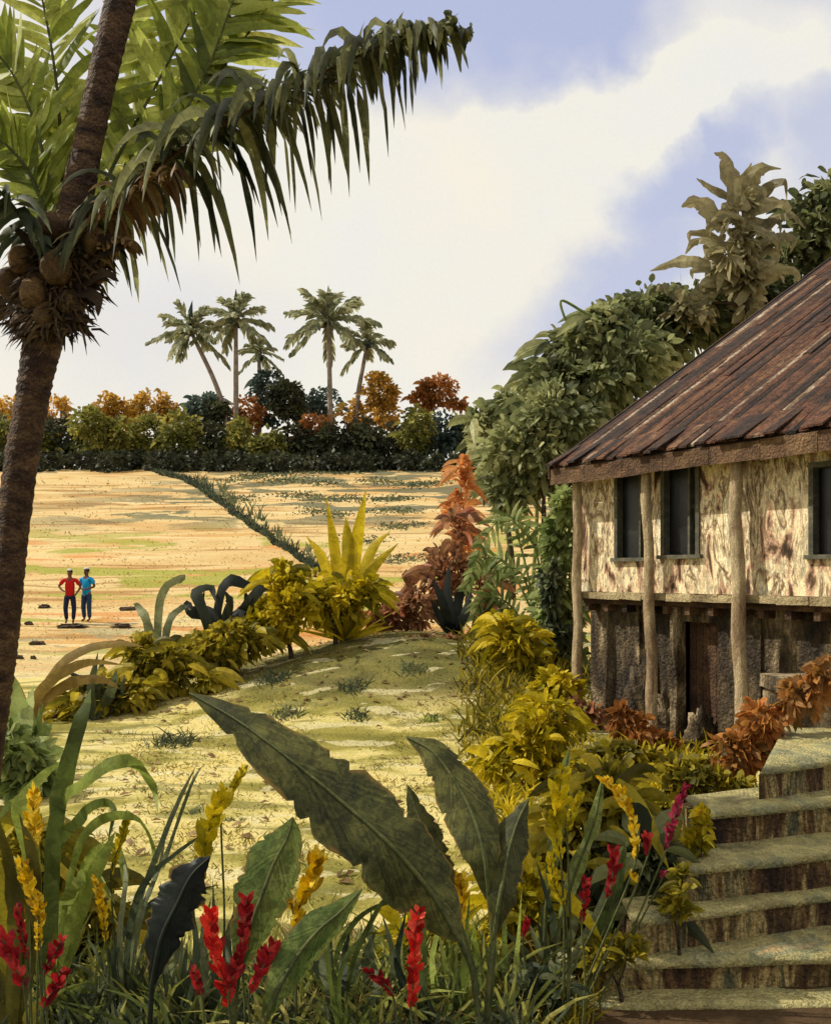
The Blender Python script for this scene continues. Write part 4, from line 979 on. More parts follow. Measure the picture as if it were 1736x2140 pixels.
arches('bamboo_grass', 'brown arching grass in front of the field, near the big trunk', 'grass plant', 60, 15.5, 'drygrass', [[(90, 1440), (150, 1370), (240, 1345), (300, 1352)], [(70, 1470), (110, 1420), (180, 1385), (260, 1390)], [(80, 1480), (140, 1430), (210, 1420), (250, 1440)]], 12, tint=(0, .5), extra=12)
arches('cordyline', 'blue green pointed leaves standing on the left end of the bank', 'cordyline', 195, 16.4, 'slate', [[(190, 1440), (205, 1362)], [(200, 1440), (218, 1370)], [(180, 1440), (140, 1400)], [(230, 1450), (244, 1400)], [(210, 1450), (200, 1390)], [(245, 1460), (262, 1410)]], 11, tint=(.1, .7))
arches('cordyline', 'green pointed plant beside the big trunk at the left edge', 'cordyline', 45, 12.5, 'palegreen', [[(50, 1520), (70, 1430)], [(40, 1540), (10, 1440)], [(55, 1540), (30, 1450), (20, 1400)], [(30, 1560), (-10, 1500)], [(70, 1560), (110, 1510)], [(60, 1580), (90, 1470)]], 22, extra=24, elen=1.1)
tree('shrub', 'bright green shrub low at the left edge behind the yellow spike', 'shrub', 40, 11.5, [(30, 1570, 50, 60, 0, 22), (60, 1640, 50, 50, 0, 18)], 'palegreen', .2, .06, None, trunk=.04, per=24)
# right side of the crest
tree('croton', 'tall orange croton plume against the pale field', 'croton', 962, 22.5, [(965, 1000, 14, 50, 0, 10), (955, 1075, 20, 44, 0, 10), (968, 1130, 24, 40, 0, 9)], 'orange', .24, .06, None, trunk=.04, per=18, upright=1.0, spray=30, spl=.5)
tree('croton', 'red brown croton with pointed leaves, bulkiest of the reddish plants', 'croton', 930, 21.0, [(935, 1205, 48, 60, 0, 22), (880, 1245, 44, 34, 0, 12), (985, 1215, 36, 40, 0, 12), (952, 1120, 18, 50, 0, 7)], 'redbrown', .22, .05, None, trunk=.04, per=20, upright=.9, spray=70, spl=.7)
tree('croton', 'low dark red brown croton left of the black spiky plant', 'croton', 850, 20.4, [(830, 1290, 70, 22, 0, 20), (880, 1270, 40, 24, 0, 10)], 'redbrown', .2, .06, None, trunk=.04, per=22)
tree('croton', 'small crimson tinged croton right of the black spiky plant', 'croton', 1030, 19.6, [(1020, 1270, 34, 34, 0, 14), (1048, 1290, 24, 30, 0, 8)], 'redbrown', .2, .06, None, trunk=.04, per=22)
arches('agave', 'black green upright spiky plant in front of the reddish crotons', 'agave', 945, 19.6, 'black', [[(925, 1260), (905, 1210)], [(935, 1240), (938, 1180)], [(960, 1250), (968, 1218)], [(950, 1280), (955, 1230)], [(970, 1290), (985, 1230)], [(920, 1290), (900, 1250)]], 10, tint=(0, .4), extra=10, elen=.6)
tree('shrub', 'dark brown low shrub spreading on the lawn edge right of centre', 'shrub', 960, 19.0, [(940, 1345, 60, 14, 0, 14), (880, 1340, 30, 10, 0, 6)], 'redbrown', .16, .05, None, trunk=.03, per=20)
tree('shrub', 'bright mustard shrub, the tallest in front of the pale fronds', 'shrub', 1090, 17.6, [(1075, 1350, 50, 50, 0, 26), (1110, 1410, 56, 50, 0, 24), (1050, 1320, 30, 30, 0, 8)], 'mustard', .20, .06, None, trunk=.05, per=20, spray=90, spl=.5, shell=.3, cr=.45)
tree('shrub', 'yellow green shrub against the foot of the house corner', 'shrub', 1170, 15.8, [(1165, 1440, 46, 40, 0, 18), (1130, 1460, 40, 30, 0, 12)], 'mustard', .2, .06, None, trunk=.04, per=24)
tree('croton', 'reddish brown low croton at the first post of the house', 'croton', 1215, 15.2, [(1215, 1490, 44, 22, 0, 14)], 'redbrown', .17, .05, None, trunk=.03, per=22)
tree('croton', 'orange croton at the foot of the second post', 'croton', 1330, 13.8, [(1330, 1530, 50, 34, 0, 18), (1375, 1560, 40, 22, 0, 10), (1300, 1505, 22, 24, 0, 6)], 'rust', .17, .045, None, trunk=.03, per=22)
tree('shrub', 'tall bright yellow shrub in the middle of the garden', 'shrub', 1140, 11.6, [(1140, 1510, 60, 52, 0, 28), (1110, 1580, 76, 54, 0, 32), (1160, 1640, 86, 60, 0, 34), (1040, 1600, 40, 30, 0, 8)], 'mustard', .15, .045, None, trunk=.04, per=20, spray=90, spl=.35, shell=.3, cr=.45)
tree('shrub', 'yellow green rounded shrub before the house posts', 'shrub', 1310, 10.4, [(1300, 1600, 80, 44, 0, 26), (1370, 1620, 60, 36, 0, 18), (1240, 1650, 60, 40, 0, 16)], 'yolive', .15, .045, None, trunk=.04, per=24)
tree('shrub', 'brown olive shrub filling the corner beside the upper steps', 'shrub', 1470, 8.3, [(1440, 1640, 70, 50, 0, 24), (1400, 1720, 60, 56, 0, 22), (1510, 1640, 50, 34, 0, 14), (1390, 1800, 46, 40, 0, 12)], 'yolive', .12, .035, None, trunk=.03, per=26)
tree('croton', 'rust brown croton in front of the house wall at the top of the steps', 'croton', 1520, 8.6, [(1480, 1630, 60, 36, 0, 12), (1540, 1570, 56, 36, 0, 13), (1600, 1510, 50, 36, 0, 12), (1670, 1455, 46, 30, 0, 10), (1730, 1405, 40, 26, 0, 7)], 'rustbrown', .13, .034, None, trunk=.03, per=24)
tree('shrub', 'olive yellow herb mass behind the yellow flowers left of the steps', 'shrub', 1215, 7.0, [(1215, 1740, 74, 80, 0, 30), (1180, 1850, 76, 80, 0, 30), (1260, 1670, 60, 60, 0, 22)], 'yolive', .15, .03, None, trunk=.02, per=30, upright=.8, spray=90, spl=.4)
tree('shrub', 'dark green herb mass between the red flowers and the third step', 'shrub', 1300, 6.7, [(1300, 1880, 66, 70, 0, 28), (1230, 1970, 70, 60, 0, 26), (1350, 1790, 50, 60, 0, 20)], 'deepgreen', .15, .028, None, trunk=.02, per=30, upright=.8, spray=90, spl=.4)
tree('shrub', 'mustard herb mass behind the stalk of the dark broad leaved plant', 'shrub', 1090, 6.4, [(1090, 1880, 66, 70, 0, 24), (1060, 1980, 76, 60, 0, 26), (880, 1970, 60, 56, 0, 18)], 'mustard', .13, .028, None, trunk=.02, per=24, upright=.8, spray=60, spl=.35)
tree('shrub', 'dusty olive herb mass behind the arching strap leaves', 'shrub', 130, 6.5, [(120, 1890, 80, 90, 0, 28), (50, 1800, 56, 90, 0, 22), (190, 1960, 66, 66, 0, 20)], 'yolive', .15, .03, None, trunk=.02, per=28, upright=.8, spray=80, spl=.4)
tree('shrub', 'small olive shrub against the left end of the fourth step', 'shrub', 1415, 6.0, [(1418, 1890, 24, 34, 0, 8), (1428, 1840, 16, 22, 0, 4)], 'yolive', .09, .022, None, trunk=.015, per=22, upright=.9, spray=16, spl=.11)
tree('shrub', 'small olive shrub against the left end of the third step', 'shrub', 1300, 5.8, [(1310, 1985, 26, 28, 0, 8), (1250, 2000, 26, 26, 0, 6)], 'yolive', .09, .022, None, trunk=.015, per=22, upright=.9, spray=16, spl=.11)
tree('shrub', 'small mustard shrub against the left end of the fifth step', 'shrub', 1452, 6.5, [(1456, 1765, 18, 28, 0, 7), (1470, 1715, 14, 18, 0, 4)], 'mustard', .09, .022, None, trunk=.015, per=22, upright=.9, spray=16, spl=.11)
tree('shrub', 'dark green herb clump where the lowest step meets the bed', 'shrub', 1160, 5.6, [(1165, 2070, 40, 34, 0, 10), (1110, 2070, 40, 36, 0, 10)], 'slate', .09, .02, None, trunk=.015, per=22, upright=.9, spray=16, spl=.11)
# pale arching fronds beside the house
t = thing('fern_palm', 'pale green arching palm fronds against the pale field left of the house', 'palm plant', G(1130, 19.2))
for cp in [[(1120, 1290), (1090, 1150), (1060, 1075), (1010, 1130), (985, 1200)], [(1130, 1280), (1120, 1150), (1070, 1085), (1130, 1120), (1170, 1180)], [(1120, 1300), (1060, 1180), (1010, 1170), (970, 1230)],
           [(1120, 1300), (1090, 1200), (1040, 1190), (1010, 1260)], [(1110, 1330), (1060, 1260), (1010, 1250), (990, 1290)], [(1140, 1280), (1160, 1180), (1190, 1130), (1200, 1180)], [(1110, 1340), (1070, 1300), (1020, 1300), (1000, 1340)]]:
    l = MB(); r = MB()
    frond_into(l, r, [G(1130, 19.2) - UP * .03] + [W(x, y, 19.2 + random.uniform(-.3, .3)) for x, y in cp], [(0, 0), (.3, .16), (.6, .5), (1, .22)], 30, .045, .035, .5, .6, (0, 1), .1, sidevec=(0, 1, .3), nseg=3)
    f = r.build('frond', M['palegreen'], t); l.build('leaflets', M['palegreen'], f)

# ------------------------------------------------------------------ broad leaved plants in the foreground
def broad(parent, cp, D, wpx, mat, shape, facing=(0, -1, .25), fold=.25, cup=.1, rag=.05, tint=.5, stem=None, n=72):
    pts = spline([W(c[0], c[1], D + (c[2] if len(c) > 2 else 0)) for c in cp], n)
    wd_ = [max(.002, wpx * D / F * prof(shape, k / (n - 1))) for k in range(n)]
    for q in range(5):
        k = random.randint(10, n - 12); c_ = random.uniform(.78, .92); wd_[k] *= c_; wd_[k + 1] *= (1 + c_) / 2
    mb = MB(); mb.strip(pts, wd_, facing, fold=fold, nac=6, tint=tint, rag=rag, cup=cup)
    lf = mb.build('leaf', M[mat], parent)
    sb = MB(); pp = pts + ([] if stem is None else spline([pts[-1]] + [W(*q) if len(q) == 3 else G(q[0], D) - UP * .05 for q in stem], 14)[1:])
    m = len(pp)
    off = Vector((0, -.006, 0))
    sb.tube([p + off for p in pp], [.003 + .013 * (i / (m - 1)) ** .7 for i in range(m)], 6)
    sb.build('leaf_stalk', M['stem'] if mat != 'bigblack' else M['black'], lf)
    return lf
SH = [(0, .02), (.06, .22), (.2, .55), (.42, .9), (.62, 1), (.8, .86), (.93, .5), (1, .1)]
SH2 = [(0, .02), (.15, .45), (.4, .95), (.6, 1), (.8, .7), (1, .12)]
b = G(1010, 5.3); bp_ = thing('banana_plant', 'large dark broad leaved plant whose longest leaf arches left across the lawn', 'plant', b)
broad(bp_, [(396, 1448, .5), (500, 1508, .35), (610, 1590, .2), (720, 1680, .1), (820, 1770, 0), (900, 1865, 0), (960, 1965, 0)], 5.0, 88, 'bigleaf', SH, (.25, -1, .35), stem=[(990, 2050, 5.05), (1010, 5.3)], rag=.09, tint=.35)
broad(bp_, [(848, 1540, .4), (905, 1572, .3), (955, 1640, .2), (990, 1710, .1), (1012, 1790, 0), (1022, 1880, 0)], 5.2, 58, 'bigleaf', SH2, (.2, -1, .3), stem=[(1030, 2000, 5.2), (1010, 5.2)], tint=.45, rag=.06)
broad(bp_, [(1105, 1668, .3), (1080, 1720, .2), (1060, 1790, .1), (1045, 1870, 0), (1032, 1960, 0)], 5.15, 40, 'bigleaf', SH2, (-.2, -1, .2), stem=[(1020, 2060, 5.1), (1010, 5.1)], tint=.2, rag=.12)
broad(bp_, [(850, 1640, .2), (880, 1720, .1), (915, 1810, 0), (950, 1900, 0)], 5.35, 36, 'bigleaf', SH2, (.2, -1, .2), stem=[(990, 2030, 5.3), (1010, 5.3)], tint=.3, rag=.12)
b = G(490, 5.0); p2 = thing('canna', 'mid green broad leaf standing upright behind the bright red flowers', 'plant', b)
broad(p2, [(612, 1708, .1), (600, 1752, .08), (575, 1800, .05), (548, 1870, .02), (520, 1950, 0), (498, 2040, 0)], 4.9, 62, 'bigleaf2', SH2, (.1, -1, .2), stem=[(490, 2120, 4.9), (490, 4.9)], tint=.45)
b = G(525, 4.7); p3 = thing('canna', 'mid green broad leaf leaning right, lowest at the bottom centre', 'plant', b)
broad(p3, [(757, 1858, .2), (712, 1905, .15), (665, 1945, .1), (620, 2000, .05), (580, 2070, 0), (550, 2140, 0)], 4.7, 44, 'bigleaf2', SH2, (.25, -1, .3), stem=[(525, 4.6)], tint=.3)
b = G(305, 4.9); p4 = thing('canna', 'blackish green broad leaf left of the bright red flowers', 'plant', b)
broad(p4, [(440, 1790, .1), (400, 1830, .06), (370, 1890, .03), (338, 1960, 0), (318, 2060, 0)], 4.95, 50, 'bigblack', SH2, (.1, -1, .2), stem=[(305, 4.9)], rag=.2, tint=.3)
b = G(1110, 6.2); p5 = thing('canna', 'olive strap leaves rising among the yellow flowers right of the dark plant', 'plant', b)
for cp in [[(1190, 1560), (1175, 1640), (1160, 1760), (1140, 1900)], [(1260, 1620), (1240, 1720), (1200, 1830), (1160, 1960)], [(1310, 1760), (1290, 1840), (1260, 1950), (1220, 2040)]]:
    broad(p5, cp, 5.9, 18, 'bigleaf2', SH2, (random.uniform(-.3, .3), -1, .2), stem=[(1110 + random.uniform(0, 60), 5.9)], tint=random.random(), n=24)
# curved strap-leaved plants on the left
S1 = [(15, [(120, 1720), (170, 1640), (260, 1590), (318, 1640), (330, 1700)]), (13, [(110, 1800), (160, 1720), (205, 1680), (238, 1690), (226, 1760)]), (10, [(150, 1820), (200, 1720), (280, 1710), (320, 1770), (315, 1850)]),
      (11, [(150, 1900), (190, 1790), (240, 1775), (262, 1830), (258, 1900)]), (13, [(120, 1950), (160, 1850), (200, 1830), (240, 1890)]), (15, [(60, 1720), (30, 1680), (-10, 1720)]), (20, [(110, 1800), (130, 1640), (170, 1500), (190, 1440)]),
      (14, [(60, 1800), (40, 1700), (90, 1620), (140, 1590)]), (22, [(140, 1980), (170, 1880), (210, 1800), (240, 1740)])]
arches('strap_lily', 'tall strap leaved plant with blades arching right, left foreground', 'plant', 95, 5.6, 'strap', S1, 14, n=22, extra=10, elen=.7)
S2 = [(26, [(30, 1950), (20, 1820), (-20, 1660)]), (22, [(60, 1980), (70, 1820), (40, 1700)]), (30, [(10, 2000), (-10, 1850), (-60, 1700)])]
arches('strap_lily', 'brown olive broad blades at the left edge of the foreground', 'plant', 20, 5.3, 'yolive', S2, 20, n=20, extra=8, elen=.6, tint=(.0, .5))
arches('strap_lily', 'thin grey green blades between the black leaf and the strap leaved plant', 'plant', 260, 5.7, 'slate', [(6, [(290, 1900), (330, 1780), (380, 1660), (410, 1600)]), (5, [(300, 1900), (350, 1780), (400, 1640), (432, 1590)]), (7, [(270, 1950), (300, 1850), (360, 1790), (460, 1720)]), (6, [(250, 1960), (262, 1840), (250, 1760)]), (5, [(280, 1950), (330, 1820), (350, 1720)]), (8, [(240, 1990), (330, 1880), (460, 1850)])], 6, n=20, extra=26, elen=.8)
arches('strap_lily', 'thin green blades right of the lowest broad leaf', 'plant', 720, 5.2, 'strap', [(6, [(700, 2020), (740, 1930), (800, 1890), (850, 1890)]), (5, [(710, 2040), (760, 1960), (800, 1950)]), (6, [(730, 2040), (790, 1900), (830, 1860)]), (5, [(690, 2050), (680, 1960), (690, 1900)])], 6, n=18, extra=18, elen=.55)
arches('strap_lily', 'upright grey green blades around the blackish broad leaf', 'plant', 370, 5.5, 'slate', [(9, [(360 + k * 22, 2050), (352 + k * 24 + random.uniform(-10, 10), 1960), (345 + k * 27 + random.uniform(-20, 20), 1860 + random.uniform(-40, 40))]) for k in range(7)], 8, n=16, extra=20, elen=.8, tint=(.2, 1))
arches('strap_lily', 'upright dark blades between the centre red cluster and the tall scarlet spike', 'plant', 690, 5.6, 'slate', [(9, [(640 + k * 24, 2080), (640 + k * 24 + random.uniform(-14, 14), 2000), (640 + k * 26 + random.uniform(-24, 24), 1900 + random.uniform(-30, 60))]) for k in range(9)], 8, n=16, extra=20, elen=.7, tint=(0, .8))
arches('strap_lily', 'upright olive blades right of the tall scarlet spike', 'plant', 950, 5.7, 'strap', [(9, [(890 + k * 26, 2080), (890 + k * 26 + random.uniform(-14, 14), 2000), (890 + k * 28 + random.uniform(-24, 24), 1890 + random.uniform(-40, 60))]) for k in range(8)], 8, n=16, extra=20, elen=.7)
arches('strap_lily', 'dark blades at the left end of the lowest step', 'plant', 1150, 6.0, 'slate', [(9, [(1180, 2000), (1210, 1900), (1250, 1800)]), (9, [(1200, 2000), (1260, 1880), (1290, 1760)]), (8, [(1220, 2000), (1290, 1880), (1330, 1800)]), (8, [(1160, 2000), (1150, 1900), (1120, 1800)])], 8, n=18, extra=26, elen=.7)
arches('strap_lily', 'olive blades beside the third step', 'plant', 1330, 6.9, 'yolive', [(10, [(1340, 1850), (1350, 1760), (1345, 1660)]), (10, [(1380, 1850), (1410, 1760), (1430, 1680)]), (9, [(1300, 1850), (1290, 1740), (1270, 1650)])], 9, n=18, extra=30, elen=.75)

# ------------------------------------------------------------------ flower spikes
def flower(label, cat, cp, D, wpx, mat, group, gx=None, dens=1.0, stempx=None, ragged=.5):
    P = [W(x, y, D) for x, y in cp]
    g = G(gx if gx is not None else cp[-1][0] - (150 if cp[-1][0] > 1250 else 0), D)
    t = thing('ginger_flower' if cat == 'red flower' else 'heliconia_flower', label, cat, g, group)
    s = D / F
    st = MB(); full = P + [P[-1].lerp(g, .5) + Vector((.02, 0, 0)), g - UP * .04]
    q = spline(full, 26); st.tube(q, [.004 + .004 * i / 25 for i in range(26)], 6); st.build('stem', M['stem'], t)
    L = sum((P[i] - P[i + 1]).length for i in range(len(P) - 1)); n = max(10, int(L / (wpx * s) * 5.0 * dens))
    line = spline(P, 60); mb = MB()
    for i in range(n):
        u = (i + .5) / n; p = line[int(u * 59)]; tg = (line[max(0, int(u * 59) - 2)] - line[min(59, int(u * 59) + 2)]).normalized()
        env = wpx * s * (.55 + .6 * math.sin(math.pi * min(1, u * .85 + .12)) * random.uniform(.6, 1.2))
        sd_ = 1 if i % 2 else -1
        d = (tg * random.uniform(.4, 1.1) + Vector((sd_ * random.uniform(.3, .9), random.gauss(-.2, .5), 0))).normalized()
        l = env * random.uniform(.9, 1.5); a = p - d * l * .15
        k = p + d * l * .55 + tg * l * .15; e = p + d * l * .9 + tg * l * (.35 if ragged else .2)
        mb.strip(spline([a, k, e], 6), [env * v for v in (.10, .26, .32, .30, .18, .02)], (random.gauss(0, .35), -1, random.gauss(0, .3)), fold=-.35, nac=2, tint=random.random(), rag=.15, cup=.3)
    mb.build('bract', M[mat], t)
Y, Rg = 'yellow heliconia flower spikes in the bed', 'red ginger flower spikes in the bed'
yel = [([(72, 1655), (68, 1700), (58, 1760)], 5.2, 17, 'yellow', 'short yellow spike at the top of the left column of yellow flowers'), ([(70, 1710), (72, 1760), (72, 1800)], 5.15, 20, 'yellow', 'yellow spike just below the topmost one in the left column'),
 ([(44, 1800), (62, 1860), (80, 1920)], 5.1, 17, 'yellow', 'slanted yellow spike low in the left column'), ([(84, 1870), (82, 1930), (80, 1990)], 5.1, 13, 'yellow', 'thin yellow tail spike just above the left red flowers'),
 ([(268, 1705), (252, 1760), (232, 1830)], 5.7, 12, 'yellowdull', 'slender dull yellow spike between the left column and the black leaf'), ([(200, 1840), (214, 1900), (222, 1970)], 5.5, 12, 'yellow', 'slender yellow spike rising behind the arching blades'),
 ([(512, 1605), (485, 1650), (462, 1690)], 5.6, 12, 'yellowdull', 'pointed mustard tip highest of the left centre flowers'), ([(470, 1660), (445, 1710), (425, 1780), (412, 1850), (402, 1900)], 5.5, 26, 'yellowdull', 'large mustard spike above the black leaf'),
 ([(396, 1830), (400, 1860), (404, 1890)], 5.3, 15, 'yellow', 'small yellow tuft touching the black leaf'), ([(664, 1790), (650, 1840), (628, 1890), (612, 1955)], 5.3, 24, 'yellow', 'bright yellow spike right of the mid green upright leaf'),
 ([(592, 1850), (600, 1880), (612, 1905)], 5.3, 13, 'yellow', 'small yellow side bract left of the bright yellow spike'), ([(1262, 1630), (1295, 1665), (1322, 1720), (1328, 1800)], 5.6, 16, 'yellow', 'pure yellow curving spike left of the steps'),
 ([(1320, 1825), (1332, 1848)], 5.6, 10, 'yellow', 'tiny yellow bract under the pure yellow curving spike'), ([(1175, 1610), (1165, 1680), (1160, 1740), (1172, 1800)], 5.5, 24, 'yellowdull', 'knobbly mustard spike in the centre right of the bed'),
 ([(1215, 1660), (1195, 1700), (1185, 1740)], 5.5, 13, 'yellowdull', 'side spike just right of the knobbly mustard spike'), ([(958, 1830), (965, 1880), (960, 1940)], 5.6, 18, 'yellow', 'yellow topped spike behind the stalk of the dark plant'),
 ([(1150, 1790), (1158, 1850), (1180, 1900)], 5.5, 13, 'yellowdull', 'low mustard spike below the knobbly one')]
for cp, D, w, mt, lab in yel: flower(lab, 'yellow flower', cp, D, w, mt, Y)
red = [([(37, 1895), (45, 1950), (58, 2010)], 4.9, 11, 'red', 'thin dark red spike rising at the far left of the bed'), ([(5, 1960), (25, 2010), (50, 2070)], 4.8, 26, 'red', 'broad crimson spike cut by the left edge'),
 ([(128, 1965), (108, 2010), (92, 2040)], 4.9, 16, 'red', 'crimson spike right of the broad one in the left cluster'), ([(135, 2030), (112, 2070), (90, 2110)], 4.8, 18, 'red', 'lowest crimson spike of the left cluster'),
 ([(438, 1905), (445, 1960), (462, 2040), (480, 2110)], 4.75, 24, 'scarlet', 'bright scarlet spike at the left of the centre cluster'), ([(515, 1880), (512, 1940), (505, 2000)], 4.8, 19, 'red', 'dark red spike at the top of the centre cluster'),
 ([(572, 1975), (550, 2020), (520, 2080)], 4.75, 22, 'red', 'crimson spike leaning right in the centre cluster'), ([(405, 2030), (415, 2060), (422, 2085)], 4.75, 13, 'red', 'small red spike left of the centre cluster'),
 ([(500, 1990), (488, 2040), (478, 2090)], 4.7, 20, 'red', 'stubby crimson spike in the middle of the centre cluster'),
 ([(875, 1905), (868, 1960), (866, 2010), (862, 2070), (858, 2110)], 4.9, 21, 'scarlet', 'tall vivid scarlet spike at the foot of the dark plant'), ([(770, 2030), (800, 2055), (822, 2085)], 4.85, 17, 'red', 'crimson spike leaning left of the tall scarlet one'),
 ([(1283, 1775), (1280, 1820), (1268, 1880)], 5.5, 15, 'red', 'red spike left of the pure yellow one'), ([(1224, 1840), (1222, 1880), (1215, 1930)], 5.4, 13, 'red', 'deep red spike lower left among the right hand red flowers'),
 ([(1352, 1745), (1353, 1790)], 5.7, 13, 'red', 'short red spike just right of the pure yellow one'), ([(1432, 1645), (1415, 1690), (1398, 1740), (1390, 1780)], 5.8, 12, 'magenta', 'magenta spike closest to the upper steps'),
 ([(1385, 1825), (1382, 1840)], 5.8, 8, 'magenta', 'tiny magenta bud beside the fourth step'), ([(1102, 1925), (1092, 1960)], 5.6, 10, 'red', 'small red bud right of the dark plant')]
for cp, D, w, mt, lab in red: flower(lab, 'red flower', cp, D, w, mt, Rg)

# ------------------------------------------------------------------ grass
for nm, mt, lab, cnt, x0, x1, d0, d1, h, hw in [('tall_grass', 'grass', 'tall mixed green grass growing thick through the flower bed', 120, -40, 1090, 5.3, 6.4, .66, .015),
                                            ('short_grass', 'slate', 'short dark grass covering the front of the flower bed', 110, -60, 1110, 5.2, 6.0, .42, .014),
                                            ('dry_grass', 'drygrass', 'pale dry grass stalks among the flowers', 60, 560, 1180, 5.4, 6.8, .55, .005)]:
    mb = MB()
    for i in range(cnt):
        g = G(random.uniform(x0, x1), random.uniform(d0, d1)); tuft_into(mb, g, 12, h * random.uniform(.5, 1.1), .12, hw)
    tag(mb.build(nm, M[mt]), lab, 'grass', kind='stuff')
mb = MB()
for i in range(240):       # bed edge along the steps and loose herbs below the shrubs
    px = random.uniform(1160, 1480); D = 5.6 + (px - 1160) / 320 * 3.0 + random.uniform(-.4, .4); tuft_into(mb, G(px, D), 10, .3, .14, .006, (.2, .9))
tag(mb.build('bed_grass', M['yolive']), 'olive grass along the left ends of the steps', 'grass', kind='stuff')
mb = MB()
for i in range(2600):      # worn turf, thicker in patches
    px = random.uniform(150, 1280); D = random.uniform(7.5, 20.5); g = G(px, D)
    if mnoise.noise(Vector((g.x * .45, g.y * .7, 9))) < random.uniform(-.35, .25): continue
    tuft_into(mb, g, 7, .10, .22, .007, (.1, 1), .9)
tag(mb.build('turf_grass', M['turf']), 'short worn turf scattered over the lawn', 'grass', kind='stuff')
mb = MB()
for i in range(700):       # dead leaves and twigs lying on the lawn
    px = random.uniform(200, 1300); D = random.choice([random.uniform(8, 20), random.uniform(16, 20.5)]); g = G(px, D); a = random.uniform(0, 6.28); l = random.uniform(.04, .16)
    d = Vector((math.cos(a), math.sin(a), random.uniform(0, .25)))
    mb.strip([g + UP * .02, g + d * l * .5 + UP * .035, g + d * l + UP * .015], [l * .1, l * .28, .002], (random.gauss(0, .3), -.3, 1), nac=1, tint=random.random())
tag(mb.build('fallen_leaves', M['tan']), 'dead leaves and twigs lying on the lawn', 'fallen leaves', kind='stuff')
mb = MB()
for i in range(420):
    px = random.uniform(1010, 1480); D = random.uniform(6.4, 13.5)
    if mnoise.noise(Vector((px * .012, D * .6, 4))) < -.12: continue
    tuft_into(mb, G(px, D), 9, .028 * D * random.uniform(.6, 1.3) + .12, .022 * D, .0014 * D, (0, 1), .5)
tag(mb.build('yellow_grass', M['mustard']), 'loose bright yellow grass between the lawn and the steps', 'grass', kind='stuff')
mb = MB()
for i in range(260):
    px = random.uniform(980, 1210); D = random.uniform(13.5, 19.5)
    tuft_into(mb, G(px, D), 9, random.uniform(.25, .6), .3, .016, (0, 1), .5)
tag(mb.build('bank_grass', M['yolive']), 'loose olive yellow grass on the right shoulder of the lawn', 'grass', kind='stuff')
for x, y, w, lab in [(352, 1560, 1.0, 'wide dark grass tuft on the left of the lawn'), (600, 1500, .6, 'small grey grass tuft above the big dark leaf'), (752, 1500, .6, 'grey grass tuft in the middle row of the lawn'), (900, 1505, .6, 'grey grass tuft right in the middle row of the lawn'),
                     (860, 1410, .7, 'dark grass tuft high on the lawn mound'), (570, 1420, .8, 'dark grass tuft at the left of the lawn mound'), (1040, 1500, .8, 'blue grey tuft left of the tall bright yellow shrub'), (1290, 1640, .5, 'green tuft before the rounded shrub'),
                     (735, 1440, .7, 'low dark tuft in the centre of the lawn mound'), (400, 1700, .55, 'blackish seeding tuft left of the big leaf'), (480, 1720, .4, 'small blackish tuft beside the large mustard spike')]:
    g = hit(x, y); m_ = MB(); kx = random.uniform(.7, 1.4)
    for q_ in range(3): tuft_into(m_, g + Vector((random.gauss(0, .08), random.gauss(0, .06), 0)) * w, int(34 * w * kx), random.uniform(.16, .36) * w * g.y / 14, .26 * w * kx * g.y / 13, .009 * g.y / 12, (.1, 1), .75)
    o = m_.build('grass_tuft', M[random.choice(['slate', 'slate', 'strap'])], None, loc=g); tag(o, lab, 'grass tuft', 'grass tufts on the lawn')
# dark grass rows imitating tree shade on the terrace edges, right of field
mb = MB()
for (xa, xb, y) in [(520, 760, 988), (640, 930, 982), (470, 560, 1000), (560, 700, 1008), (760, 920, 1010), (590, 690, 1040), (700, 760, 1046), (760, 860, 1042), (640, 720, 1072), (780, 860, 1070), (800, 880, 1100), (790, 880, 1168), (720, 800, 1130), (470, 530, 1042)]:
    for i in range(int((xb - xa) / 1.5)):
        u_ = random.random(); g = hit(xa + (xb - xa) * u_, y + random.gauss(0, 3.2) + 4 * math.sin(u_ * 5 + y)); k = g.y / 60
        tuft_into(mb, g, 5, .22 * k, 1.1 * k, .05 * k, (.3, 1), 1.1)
tag(mb.build('tree_shade_grass', M['slate']), 'dark grey green grass streaks imitating tree shade along the terrace edges of the field', 'grass', kind='stuff')
mb = MB()
for i in range(1500):
    px = random.uniform(-10, 1000); py = random.uniform(1000, 1420); g = hit(px, py); k = g.y / 45
    tuft_into(mb, g, 3, .14 * k, .8 * k, .02 * k, (0, 1), .9)
tag(mb.build('stubble', M['drygrass']), 'dry rice stubble scattered over the field', 'stubble', kind='stuff')
for x, y, w, lab in [(92, 1273, 11, 'small dark earth clod left of the red shirted person'), (150, 1311, 30, 'long dark earth clod at the feet of the red shirted person'), (255, 1311, 18, 'chunky dark clod right of the pair, in front'),
                     (268, 1276, 18, 'pointed dark clod right of the pair, behind'), (78, 1348, 17, 'dark clod alone in the green strip in front of the pair'), (38, 1378, 11, 'dark clod nearest to the big trunk'), (70, 1379, 6, 'tiny clod beside the one nearest the big trunk'), (60, 1306, 9, 'flat clod between the big trunk and the pair')]:
    g = hit(x, y); s = g.y / F; m_ = MB(); m_.blob(g + UP * .03, (w * s, w * s * .45, 5.0 * s), 20, 10, random.random(), .9, 3.2, x)
    o = m_.build('earth_clod', M['rock'], None, smooth=False, loc=g); tag(o, lab, 'clod', 'dark clods on the field')

